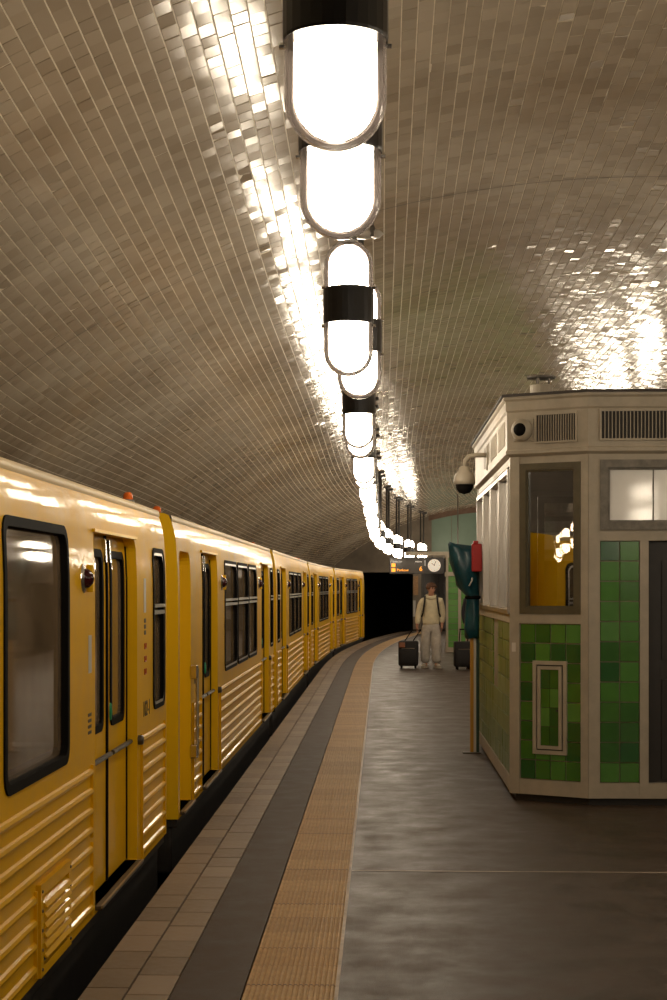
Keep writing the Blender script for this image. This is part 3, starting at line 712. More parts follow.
        for u in (2.85, 7.12):
            mb = MB(); mb.tube([(-0.55, u, 0.1), (-0.55, u, 1.98)], 0.018, 8).tube([(-0.55, u, 1.36), (-0.08, u, 1.36)], 0.016, 8).tube([(-0.55, u, 0.9), (-0.08, u, 0.9)], 0.016, 8); mb.build('grab_pole', M_YEL2, car)
            mb = MB(); mb.tube([(-CAR_W+0.55, u, 0.1), (-CAR_W+0.55, u, 1.98)], 0.018, 8).tube([(-CAR_W+0.55, u, 1.36), (-CAR_W+0.08, u, 1.36)], 0.016, 8); mb.build('grab_pole', M_YEL2, car)
    return car
W0, W1 = 0.90, 1.89
S1_END = 10.67
car1_s = S1_END-CAR_L
make_car('yellow subway car with louvred vent panel and one wide black-framed window', car1_s, CAR_L,
         doors=[(1.3, 2.6), (7.34, 8.72)],
         wins=[(2.95, 4.05, W0, W1, 'black'), (4.2, 5.3, W0, W1, 'black'), (5.40, 6.66, 0.87, 1.92, 'black'), (9.37, 9.90, W0, W1, 'metal'), (0.3, 0.83, W0, W1, 'metal')],
         ribs=[(2.75, 7.22, 0, 4), (2.75, 5.93, 4, 8), (6.66, 7.22, 4, 8), (8.88, 9.86), (0.1, 1.2)], lights=[(7.04, 1.69), (3.0-0.2, 1.69)], grille=(5.97, 6.62, 0.075, 0.45),
         marker=[(9.03, -0.10)],
         texts=[('102-1', 9.10, 0.93, 0.13, M_INK, False), ])
LAY_B = dict(doors=[(1.10, 2.35), (7.70, 8.95)],
             wins=[(0.28, 0.82, W0, W1, 'metal'), (3.10, 4.38, W0, W1, 'metal'), (4.42, 5.62, W0, W1, 'metal'), (5.66, 6.86, W0, W1, 'metal'), (9.22, 9.76, W0, W1, 'metal')],
             ribs=[(0.12, 0.98), (2.52, 7.55), (9.12, 9.88)], lights=[(2.75, 1.69), (7.30, 1.69)])
car2_s = S1_END+GAP
make_car('yellow subway car with a recessed cab door at the coupling', car2_s, CAR_L, cab=(0.10, 0.74),
         doors=[(1.50, 2.72), (7.85, 9.08)],
         wins=[(3.35, 4.62, W0, W1, 'metal'), (4.68, 5.92, W0, W1, 'metal'), (5.98, 7.10, W0, W1, 'metal'), (9.35, 9.86, W0, W1, 'metal')],
         ribs=[(0.86, 1.38), (2.90, 7.72), (9.24, 9.9)], lights=[(3.08, 1.69), (7.42, 1.69)], marker=[(0.10, -0.16), (9.8, -0.25)],
         texts=[('102-1', 1.08, 0.97, 0.13, M_INK, False)])
make_car('yellow subway car coupled third behind the cab door car', car2_s+CAR_L+0.5, CAR_L, **LAY_B, marker=[(9.7, -0.25)])
make_car('yellow subway car between the tail car and the third car', car2_s+2*(CAR_L+0.5), CAR_L, **LAY_B, marker=[(0.2, -0.25)])
make_car('yellow tail subway car in front of the black tunnel mouth', car2_s+3*(CAR_L+0.5), CAR_L-0.9,
         doors=[(1.10, 2.35), (7.10, 8.3)], wins=[(0.28, 0.82, W0, W1, 'metal'), (3.0, 4.2, W0, W1, 'metal'), (4.25, 5.4, W0, W1, 'metal'), (5.45, 6.6, W0, W1, 'metal')],
         ribs=[(0.12, 0.98), (2.52, 6.95), (8.45, 9.0)], lights=[(2.75, 1.69), (6.8, 1.69)])
# pale stickers on the first car's panels belong to it
car1 = [o for o in bpy.data.objects if o.name == 'subway_car'][0]
MB().box(0.0, 0.002, 8.99, 9.07, 1.50, 1.70).tf(lambda p: Vector((p.x+side_x(p.z), p.y, p.z))).build('sticker', M_LSTICK, car1)
MB().box(0.0, 0.002, 7.16, 7.24, 1.24, 1.42).build('sticker', M_LSTICK, car1)
for k in range(3): MB().box(0.0, 0.002, 9.0, 9.07, 1.37+0.035*k, 1.395+0.035*k).build('printed_line', M_INK, car1)
for k in range(3):                                     # three small red pictogram marks
    z = 1.14+0.075*k; mb = MB()
    mb.tube([(0.001, 9.005, z+0.03), (0.001, 9.01, z), (0.001, 9.06, z), (0.001, 9.065, z+0.03)], 0.006, 5)
    mb.build('pictogram', M_REDINK, car1)
for k in range(4): MB().box(0.0, 0.002, 7.15, 7.24, 0.95+0.028*k, 0.965+0.028*k).build('printed_line', M_INK, car1)

# ------------------------------------------------------------------ the green tiled kiosk
KA = pt(12.86, 2.222)
kiosk = empty('kiosk', (KA.x, KA.y, 0), -TH0, 'green tiled service kiosk with beige painted frame and canted corner', 'kiosk')
KW_, KD_, FX, FY = 2.72, 4.30, 0.56, 0.32
KP = [(0, KD_), (0, 0), (FX, -FY), (KW_-FX, -FY), (KW_, 0), (KW_, KD_), (KW_-FX, KD_+FY), (FX, KD_+FY)]
class Wall:
    def __init__(s, a, b):
        s.a = Vector((*a, 0)); d = Vector((*b, 0))-s.a; s.L = d.length; s.u = d/s.L; s.n = Vector((s.u.y, -s.u.x, 0))
    def p(s, u, z, d): return s.a+s.u*u+s.n*d+Vector((0, 0, z))
    def box(s, mb, u0, u1, z0, z1, d0, d1):
        return mb.add([s.p(u, z, d) for z in (z0, z1) for (u, d) in ((u0, d0), (u1, d0), (u1, d1), (u0, d1))],
                      [(0,3,2,1),(4,5,6,7),(0,1,5,4),(1,2,6,5),(2,3,7,6),(3,0,4,7)])
    def frame(s, u0, u1, z0, z1, wd, d0, d1, name, m, parent):
        mb = MB(); s.box(mb, u0, u0+wd, z0, z1, d0, d1); s.box(mb, u1-wd, u1, z0, z1, d0, d1)
        s.box(mb, u0+wd, u1-wd, z1-wd, z1, d0, d1); s.box(mb, u0+wd, u1-wd, z0, z0+wd, d0, d1)
        return mb.build(name, m, parent)
    def tiles(s, u0, u1, z0, z1, nc, nr, m, parent, skip=lambda c, r: False, cut=None):
        g = 0.0025; b = 0.003
        for c in range(nc):
            for r in range(nr):
                if skip(c, r): continue
                a0 = u0+(u1-u0)*c/nc+g; a1 = u0+(u1-u0)*(c+1)/nc-g; c0 = z0+(z1-z0)*r/nr+g; c1 = z0+(z1-z0)*(r+1)/nr-g
                h = R_.uniform(-0.001, 0.001); t1 = R_.uniform(-0.0012, 0.0012); t2 = R_.uniform(-0.0012, 0.0012)
                vs = [s.p(a0, c0, -0.02), s.p(a1, c0, -0.02), s.p(a1, c1, -0.02), s.p(a0, c1, -0.02),
                      s.p(a0+b, c0+b, -0.006+h-t1-t2), s.p(a1-b, c0+b, -0.006+h+t1-t2), s.p(a1-b, c1-b, -0.006+h+t1+t2), s.p(a0+b, c1-b, -0.006+h-t1+t2)]
                MB().add(vs, [(4,5,6,7),(0,1,5,4),(1,2,6,5),(2,3,7,6),(3,0,4,7)]).build('tile', m, parent, fixn=False)
walls = [Wall(KP[i], KP[(i+1) % 8]) for i in range(8)]
Z_MID0, Z_MID1, Z_TOP0, Z_TOP1, Z_F = 1.37, 1.44, 2.60, 2.67, 3.08
def wall_core(w_, posts, mids=True, extra=lambda mb: None):
    mb = MB()
    w_.box(mb, 0, w_.L, 0.055, 0.17, -0.06, 0.0); w_.box(mb, 0, w_.L, Z_TOP0, Z_TOP1, -0.06, 0.0)
    if mids: w_.box(mb, 0, w_.L, Z_MID0, Z_MID1, -0.06, 0.004)
    for pz in posts: w_.box(mb, pz[0], pz[1], 0.055, pz[2] if len(pz) > 2 else Z_TOP1, -0.06, 0.006)
    extra(mb); return mb.build('wall_frame', M_KF, kiosk)
def wall_back(w_, u0, u1, z0, z1): w_.box(MB(), u0, u1, z0, z1, -0.05, -0.018); mb = MB(); w_.box(mb, u0, u1, z0, z1, -0.05, -0.018); return mb.build('backing', M_KBACK, kiosk)
def glazing(w_, u0, u1, z0, z1, m_frame, wd, d=0.0, mg=None, mull=()):
    fo = w_.frame(u0, u1, z0, z1, wd, -0.05, 0.010+d, 'window', m_frame, kiosk)
    w_.frame(u0+wd, u1-wd, z0+wd, z1-wd, wd*0.25, -0.045, -0.006, 'glazing_bead', m_frame, fo)
    mb = MB(); mb.add([w_.p(u0+wd, z0+wd, -0.028), w_.p(u1-wd, z0+wd, -0.028), w_.p(u1-wd, z1-wd, -0.028), w_.p(u0+wd, z1-wd, -0.028)], [(0, 1, 2, 3)])
    mb.build('pane', mg or M_KGLASS, fo, fixn=False)
    for u in mull:
        mb = MB(); w_.box(mb, u-0.004, u+0.004, z0+wd, z1-wd, -0.035, -0.020); mb.build('mullion', m_frame, fo)
    return fo
def vent(w_, u0, u1, z0, z1, n):
    mb = MB(); w_.box(mb, u0, u1, z0, z1, 0.032, 0.036); v = mb.build('vent', M_KDARK, kiosk)
    mb = MB()
    for k in range(n+1):
        u = u0+(u1-u0)*k/n; w_.box(mb, u-0.0032, u+0.0032, z0, z1, 0.036, 0.046)
    mb.build('vent_bars', M_KF, v)
    w_.frame(u0-0.012, u1+0.012, z0-0.012, z1+0.012, 0.014, 0.030, 0.052, 'vent_frame', M_KF, v)
    return v
# left flank: four windows over green tiles painted olive for grazing reflection
wa = walls[0]                                          # from far end (u=0) to near corner (u=L)
wa.u = -wa.u if False else wa.u
wl0 = wa.L
wall_core(wa, [(0, 0.09), (wl0-0.07, wl0)])
us = [0.09, 1.13, 2.17, 3.21, wl0-0.07]
for k in range(4): glazing(wa, us[k]+0.012, us[k+1]-0.012, Z_MID1, Z_TOP0-0.03, M_ALU, 0.035, 0.012)
wall_back(wa, 0.09, wl0-0.07, 0.17, Z_MID0)
def patch(c, r): return c in (7, 8) and r >= 4
wa.tiles(0.09, wl0-0.07, 0.17, Z_MID0, 14, 8, M_GTILE_GRAZE, kiosk, patch)
# canted corner
wb = walls[1]; wall_core(wb, [(0, 0.075), (wb.L-0.062, wb.L)])
glazing(wb, 0.080, wb.L-0.065, Z_MID1+0.003, Z_TOP0+0.0, M_KW, 0.050)
wall_back(wb, 0.075, wb.L-0.062, 0.17, Z_MID0)
hu0, hu1, hz0, hz1 = 0.188, 0.470, 0.37, 1.085
wb.tiles(0.077, wb.L-0.064, 0.172, Z_MID0-0.002, 4, 8, M_GTILE, kiosk)
hatch = wb.frame(hu0, hu1, hz0, hz1, 0.030, -0.03, 0.010, 'service_hatch', M_KF, kiosk)
wb.frame(hu0+0.040, hu1-0.040, hz0+0.040, hz1-0.040, 0.026, -0.03, 0.012, 'hatch_door_frame', M_KF, hatch)
mb = MB(); wb.box(mb, hu0+0.030, hu1-0.030, hz0+0.030, hz1-0.030, -0.012, -0.002); mb.build('hatch_gap', M_KDARK, hatch)
a0, a1, c0, c1 = hu0+0.067, hu1-0.067, hz0+0.067, hz1-0.067
for r in range(4):
    z0 = c0+(c1-c0)*r/4+0.002; z1 = c0+(c1-c0)*(r+1)/4-0.002
    for (x0, x1) in ((a0, (a0+a1)/2-0.002), ((a0+a1)/2+0.002, a1)):
        mb = MB(); wb.box(mb, x0, x1, z0, z1, -0.004, 0.004); mb.build('hatch_tile', M_GTILE, hatch)
mb = MB(); mb.lathe([(1e-4, 0.008), (0.008, 0.006), (0.009, 0.0)], 8, (0, 0, 0), 'x')
q = wb.p(hu1-0.080, (hz0+hz1)/2-0.02, 0.006); th = math.atan2(wb.n.y, wb.n.x)
kn = mb.build('keyhole', M_KDARK, hatch); kn.location = q; kn.rotation_euler = (0, 0, th)
vent(wb, 0.235, wb.L-0.085, 2.76, 2.965, 16)
# front
wc = walls[2]; wall_core(wc, [(0, 0.085), (0.385, 0.45, 2.0), (1.15, 1.215, 2.0), (wc.L-0.085, wc.L)], False, lambda mb: wc.box(mb, 0, wc.L, 2.0, 2.08, -0.06, 0.004))
glazing(wc, 0.085, wc.L-0.085, 2.08, Z_TOP0+0.01, M_KW2, 0.06, 0.012, M_FROST, mull=(0.49, 1.1))
for (u0, u1) in ((0.085, 0.385), (1.215, wc.L-0.085)):
    wall_back(wc, u0, u1, 0.17, 2.0); wc.tiles(u0+0.001, u1-0.001, 0.172, 1.998, 2, 12, M_GTILE, kiosk)
mb = MB(); wc.box(mb, 0.45, 1.15, 0.02, 2.0, -0.10, -0.06); kd = mb.build('door', M_DOOR, kiosk)
for (z0, z1) in ((0.2, 0.95), (1.1, 1.85)):
    wc.frame(0.56, 1.04, z0, z1, 0.05, -0.062, -0.045, 'door_moulding', M_DOOR, kd)
mb = MB(); wc.box(mb, 1.075, 1.10, 1.0, 1.15, -0.06, -0.04); mb.build('door_handle', M_STEEL, kd)
vent(wc, 0.09, wc.L-0.09, 2.765, 2.975, 52)
# remaining faces
for w_ in walls[3:]:
    wall_core(w_, [(0, 0.075), (w_.L-0.075, w_.L)])
    wall_back(w_, 0.075, w_.L-0.075, 0.17, Z_MID0)
    if w_.L < 1: glazing(w_, 0.08, w_.L-0.08, Z_MID1+0.003, Z_TOP0, M_KW, 0.055); w_.tiles(0.077, w_.L-0.077, 0.172, Z_MID0-0.002, 4, 8, M_GTILE, kiosk)
    elif w_.L > 3:
        for k in range(4): glazing(w_, 0.09+1.03*k, 0.09+1.03*(k+1), Z_MID1, Z_TOP0-0.03, M_ALU, 0.035, 0.012)
        mb = MB(); w_.box(mb, 0.08, w_.L-0.08, 0.17, Z_MID0, -0.02, -0.006); mb.build('tiled_dado', M_GTILE_GRAZE, kiosk)
    else:
        glazing(w_, 0.08, w_.L-0.08, Z_MID1+0.003, Z_TOP0, M_KW, 0.055); mb = MB(); w_.box(mb, 0.08, w_.L-0.08, 0.17, Z_MID0, -0.02, -0.006); mb.build('tiled_dado', M_GTILE_GRAZE, kiosk)
def octa(off, z):
    n = len(KP); out = []
    for i in range(n):
        w0, w1 = walls[i-1], walls[i]; nn = (w0.n+w1.n).normalized(); k = off/max(0.2, nn.dot(w1.n)); out.append(Vector((*KP[i], 0))+nn*k+Vector((0, 0, z)))
    return out
def prism(rings, name, m, caps=True):
    mb = MB(); R2 = [octa(o, z) for o, z in rings]
    for i in range(len(R2)-1): mb.ring(R2[i], R2[i+1])
    if caps: mb.tess([R2[0]]); mb.tess([R2[-1]])
    return mb.build(name, m, kiosk)
prism([(-0.04, 0.0), (-0.04, 0.055)], 'plinth', M_KDARK)
prism([(0.006, Z_TOP1-0.015), (0.040, Z_TOP1+0.005), (0.040, Z_TOP1+0.03), (0.030, Z_TOP1+0.04), (0.030, 2.995), (0.042, 3.01), (0.042, 3.08), (0.060, 3.095), (0.060, 3.115)], 'fascia', M_KF)
prism([(0.075, 3.115), (0.075, 3.135), (-0.25, 3.17)], 'roof', M_KROOF)
prism([(-0.07, 0.04), (-0.07, 0.06)], 'floor_slab', M_KDARK)
# faded panels on the flank fascia, ventilator on the roof, paper label
for k in range(3):
    mb = MB(); wa.box(mb, 1.5+0.95*k, 2.2+0.95*k, 2.76, 2.95, 0.030, 0.034); mb.build('fascia_plate', M_KBACK, kiosk)
mb = MB(); wb.box(mb, 0.012, 0.045, 1.15, 1.22, 0.006, 0.008); mb.build('paper_label', M_WHITEP, kiosk)
mb = MB(); c = (0.27, 0.36, 0); mb.lathe([(0.090, 3.13), (0.090, 3.255), (0.07, 3.26), (1e-4, 3.26)], 18, c); rv = mb.build('roof_ventilator', M_KF, kiosk, False)
mb = MB(); mb.lathe([(1e-4, 3.335), (0.115, 3.325), (0.115, 3.310), (1e-4, 3.312)], 18, c)
for k in range(3): a = k*2.1; mb.tube([(c[0]+0.06*math.cos(a), c[1]+0.06*math.sin(a), 3.255), (c[0]+0.06*math.cos(a), c[1]+0.06*math.sin(a), 3.315)], 0.008, 6)
mb.build('ventilator_cap', M_STEEL, rv)

def kworld(v): return kiosk.matrix_basis @ v
# round surveillance camera on the canted fascia
q = kworld(wb.p(0.125, 2.855, 0.030)); ang = math.atan2(wb.n.y, wb.n.x)-TH0
rc = empty('round_camera', q, ang, 'round beige security camera with black dome on the kiosk fascia', 'camera')
MB().bev(0, 0.012, -0.085, 0.085, -0.085, 0.085, 0.004).build('mount_plate', M_KF, rc)
MB().lathe([(1e-4, 0.012), (0.082, 0.012), (0.085, 0.05), (0.066, 0.075), (0.05, 0.078)], 24, (0, 0, 0), 'x').build('housing', M_KF, rc, True)
MB().lathe([(0.052, 0.074), (0.046, 0.092), (0.028, 0.108), (1e-4, 0.114)], 20, (0, 0, 0), 'x').build('dome', M_RUB, rc, True)
# dome camera on a swan-neck bracket on the flank
q = kworld(wa.p(wl0-2.35, 2.83, 0.030))
dc = empty('dome_camera', q, -TH0, 'beige dome camera with black globe on a curved bracket from the kiosk flank', 'camera')
MB().bev(-0.012, 0.0, -0.05, 0.05, -0.11, 0.11, 0.003).build('wall_plate', M_KF, dc)
MB().tube([(0, 0, 0.03), (-0.10, 0, 0.03), (-0.17, 0, 0.02), (-0.205, 0, -0.02), (-0.21, 0, -0.08)], 0.022, 10).build('bracket', M_KF, dc, True)
MB().lathe([(0.03, -0.07), (0.05, -0.085), (0.055, -0.12), (0.085, -0.14), (0.10, -0.20), (0.10, -0.235), (0.085, -0.24)], 22, (-0.21, 0, 0)).build('housing', M_KF, dc, True)
MB().lathe([(0.082, -0.238), (0.076, -0.28), (0.05, -0.315), (1e-4, -0.33)], 20, (-0.21, 0, 0)).build('globe', M_RUB, dc, True)

# striped post by the kiosk's far corner with a tied teal bag and a red box
PP = kworld(Vector((-0.075, 3.62, 0)))
post = empty('striped_post', PP, -TH0, 'slim post striped yellow, white and dark green beside the kiosk', 'post')
MB().bev(-0.045, -0.012, -0.03, 0.03, 0, 2.02, 0.003).build('yellow_stripe', M_POLEY, post)
MB().bev(-0.012, 0.014, -0.03, 0.03, 0, 2.02, 0.003).build('white_stripe', M_POLEW, post)
MB().bev(0.014, 0.044, -0.03, 0.03, 0, 2.02, 0.003).build('green_stripe', M_POLEG, post)
MB().bev(-0.12, 0.06, -0.08, 0.08, 0.0, 0.012, 0.003).build('foot_plate', M_STEEL, post)
def bag():
    mb = MB(); rings = [(1.14, -0.02, 0.075, 0.07), (1.24, -0.02, 0.095, 0.085), (1.38, -0.015, 0.09, 0.08), (1.52, -0.02, 0.068, 0.065), (1.58, -0.025, 0.07, 0.065),
                        (1.68, -0.065, 0.11, 0.085), (1.80, -0.085, 0.135, 0.10), (1.93, -0.10, 0.15, 0.10), (2.04, -0.115, 0.165, 0.09), (2.09, -0.12, 0.17, 0.06)]
    vs = []; fs = []; seg = 22
    for i, (z, cx, rx, ry) in enumerate(rings):
        for k in range(seg):
            a = 2*math.pi*k/seg; f = 1+0.12*math.sin(5*a+i*0.9)+0.09*math.sin(9*a-i*1.7)+0.05*math.sin(3*a+i*2.3)
            zz = z+(0.055*max(0, -math.cos(a)) if i >= 8 else 0)+(0.01*math.sin(3*a+i))
            vs.append((cx+rx*f*math.cos(a), ry*f*math.sin(a), zz))
    for i in range(len(rings)-1):
        for k in range(seg): j = (k+1) % seg; fs.append((i*seg+k, i*seg+j, (i+1)*seg+j, (i+1)*seg+k))
    fs.append(tuple(range(seg))[::-1]); fs.append(tuple((len(rings)-1)*seg+k for k in range(seg)))
    return mb.add(vs, fs)
bg = empty('plastic_bag', PP, -TH0, 'crumpled teal plastic sheet bag tied around the striped post', 'bag')
bag().tf(lambda p: Vector((min(p.x*0.92, 0.042), p.y, 1.14+(p.z-1.14)*0.955))).build('sheet', M_BAG, bg, True)
MB().lathe([(0.070, 1.53), (0.080, 1.54), (0.080, 1.555), (0.070, 1.565)], 18, (-0.02, 0, 0)).build('tie', M_RUB, bg)
MB().tube([(-0.06, -0.115, 1.66), (-0.035, -0.125, 1.71), (-0.03, -0.12, 1.74)], 0.008, 6).build('pale_tag', M_WHITEP, bg)
rb_ = empty('red_box', kworld(Vector((-0.045, 3.45, 0))), -TH0, 'small red box with a cap fixed beside the teal bag', 'box')
MB().bev(-0.07, 0.03, -0.05, 0.05, 1.80, 2.075, 0.012).build('body', M_RED, rb_)
MB().bev(-0.055, -0.005, -0.025, 0.025, 2.075, 2.105, 0.006).build('cap', M_RED, rb_)

# ------------------------------------------------------------------ tiled stair house further along
s2 = 42.0; q = pt(s2, 2.70)
sh = empty('stair_house', (q.x, q.y, 0), -heading(s2), 'green tiled stair enclosure with beige corner strips beyond the kiosk', 'enclosure')
MB().box(0.02, 2.4, 0.02, 4.0, 0, 2.44).build('core', M_KBACK, sh)
for wv, Lw in ((Wall((0, 4.0), (0, 0)), 4.0), (Wall((0, 0), (2.4, 0)), 2.4)):
    mb = MB(); wv.box(mb, 0, Lw, 1.93, 2.03, -0.04, 0.05); wv.box(mb, 0, Lw, 2.40, 2.46, -0.04, 0.05); wv.box(mb, 0, Lw, 0, 0.12, -0.04, 0.03)
    for u, wd_ in ([(0.0, 0.05), (Lw-0.03, 0.03)] if Lw > 3 else [(0.0, 0.03), (0.29, 0.07), (1.2, 0.07), (Lw-0.07, 0.07)]): wv.box(mb, u, u+wd_, 0, 2.4, -0.04, 0.02)
    mb.build('trim_frame', M_KF, sh)
wv = Wall((0, 0), (2.4, 0))
for (u0, u1, z0, z1, nc, nr) in ((0.03, 0.29, 0.12, 1.93, 1, 12), (0.36, 1.2, 0.12, 1.93, 5, 12), (0.03, 2.3, 2.03, 2.40, 14, 2), (1.27, 2.33, 0.12, 1.93, 6, 12)):
    wv.tiles(u0, u1, z0, z1, nc, nr, mat('bright_green_tile', (0.1, 0.35, 0.06), 0.25, coat=0.4, ramp=[(0.10, 0.30, 0.045), (0.085, 0.27, 0.04), (0.12, 0.33, 0.06)]), sh)

# ------------------------------------------------------------------ hanging destination display with clock
ZS = 51.9; sx = (416.5-333.5)/FPX*ZS
sg = empty('destination_display', (sx, ZS, 2.06), 0.0, 'hanging grey destination display with orange letters and a round clock', 'sign')
MB().bev(-0.86, 0.86, -0.12, 0.12, 0.0, 0.52, 0.012).build('housing', M_SIGN, sg)
MB().box(-0.84, 0.26, -0.128, -0.12, 0.03, 0.44).build('display_panel', mat('display_panel_grey', (0.085, 0.075, 0.068), 0.25), sg)
MB().box(0.255, 0.268, -0.132, -0.12, 0.25, 0.43).build('white_bar', M_LEDW, sg)
text_mesh('lettering', 'Linie Ziel', 0.075, M_LEDW, sg, (-0.60, -0.131, 0.385), (math.pi/2, 0, 0))
text_mesh('lettering', 'Abfahrt', 0.07, M_LEDW, sg, (0.06, -0.131, 0.385), (math.pi/2, 0, 0))
for z in (0.275, 0.125): MB().box(-0.79, -0.67, -0.133, -0.128, z-0.055, z+0.055).build('line_badge', M_LED, sg)
text_mesh('lettering', 'Pankow', 0.115, M_LED, sg, (-0.44, -0.131, 0.12), (math.pi/2, 0, 0))
text_mesh('lettering', '6', 0.20, M_LED, sg, (0.13, -0.131, 0.155), (math.pi/2, 0, 0))
ck = MB().lathe([(1e-4, -0.01), (0.185, -0.01), (0.20, -0.012), (0.20, 0.02)], 32, (0.55, -0.125, 0.265), 'y').build('clock', M_CLOCK, sg)
MB().box(0.542, 0.558, -0.142, -0.136, 0.25, 0.40).tf(lambda p: Vector((0.55+(p.x-0.55)+(p.z-0.265)*0.35, p.y, p.z))).build('minute_hand', M_BLK, ck)
MB().box(0.540, 0.560, -0.142, -0.136, 0.25, 0.36).tf(lambda p: Vector((0.55+(p.x-0.55)-(p.z-0.265)*0.9, p.y, 0.265+(p.z-0.265)*0.8))).build('hour_hand', M_BLK, ck)
for k in range(12):
    a = k*math.pi/6; c_ = (0.55+0.16*math.sin(a), 0.265+0.16*math.cos(a))
    MB().box(c_[0]-0.008, c_[0]+0.008, -0.139, -0.136, c_[1]-0.008, c_[1]+0.008).build('hour_mark', M_BLK, ck)
MB().bev(-0.35, 1.6, -0.05, 0.05, 0.58, 0.70, 0.01).build('hanger_beam', M_KF, sg)
for x in (-0.3, 0.5): MB().tube([(x, 0, 0.50), (x, 0, 0.60)], 0.025, 8).build('bracket', M_STEEL, sg)
def s_of_y(y): return y
for x in (-0.2, 1.3):
    o_ = sx+x-pt(50.4).x; MB().tube([(x, 0, 0.69), (x, 0, vz(50.2, o_)-2.07)], 0.02, 8).build('hanger_rod', M_STEEL, sg)

# ------------------------------------------------------------------ people and suitcases
def skin(name, verts, edges, m, parent, sub=2, tfm=None):
    me = bpy.data.meshes.new(name); me.from_pydata([v[:3] for v in verts], edges, [])
    o = bpy.data.objects.new(name, me); COL.objects.link(o)
    sk = o.modifiers.new('Skin', 'SKIN'); sk.use_smooth_shade = True
    for i, v in enumerate(verts):
        d = me.skin_vertices[0].data[i]; r = v[3]
        d.radius = r if isinstance(r, tuple) else (r, r); d.use_root = (i == 0)
    sb = o.modifiers.new('Sub', 'SUBSURF'); sb.levels = sub; sb.render_levels = sub
    dg = bpy.context.evaluated_depsgraph_get(); dg.update()
    m2 = bpy.data.meshes.new_from_object(o.evaluated_get(dg)); bpy.data.objects.remove(o); bpy.data.meshes.remove(me)
    m2.materials.clear(); return link(name, m2, m, parent, True)
def chain(verts, edges, start, pts):
    prev = start
    for p in pts:
        verts.append(p); edges.append((prev, len(verts)-1)); prev = len(verts)-1
    return prev
def hand(verts, edges, wrist, x, y, z, sgn):
    palm = chain(verts, edges, wrist, [(x, y, z-0.05, (0.030, 0.018))])
    for k, (dy, ln) in enumerate(((-0.030, 0.075), (-0.010, 0.085), (0.010, 0.08), (0.028, 0.065))):
        chain(verts, edges, palm, [(x, y+dy, z-0.095, 0.010), (x-sgn*0.012, y+dy, z-0.095-ln*0.5, 0.009), (x-sgn*0.028, y+dy, z-0.095-ln*0.8, 0.008)])
    chain(verts, edges, palm, [(x-sgn*0.018, y-0.04, z-0.055, 0.011), (x-sgn*0.026, y-0.052, z-0.09, 0.009)])
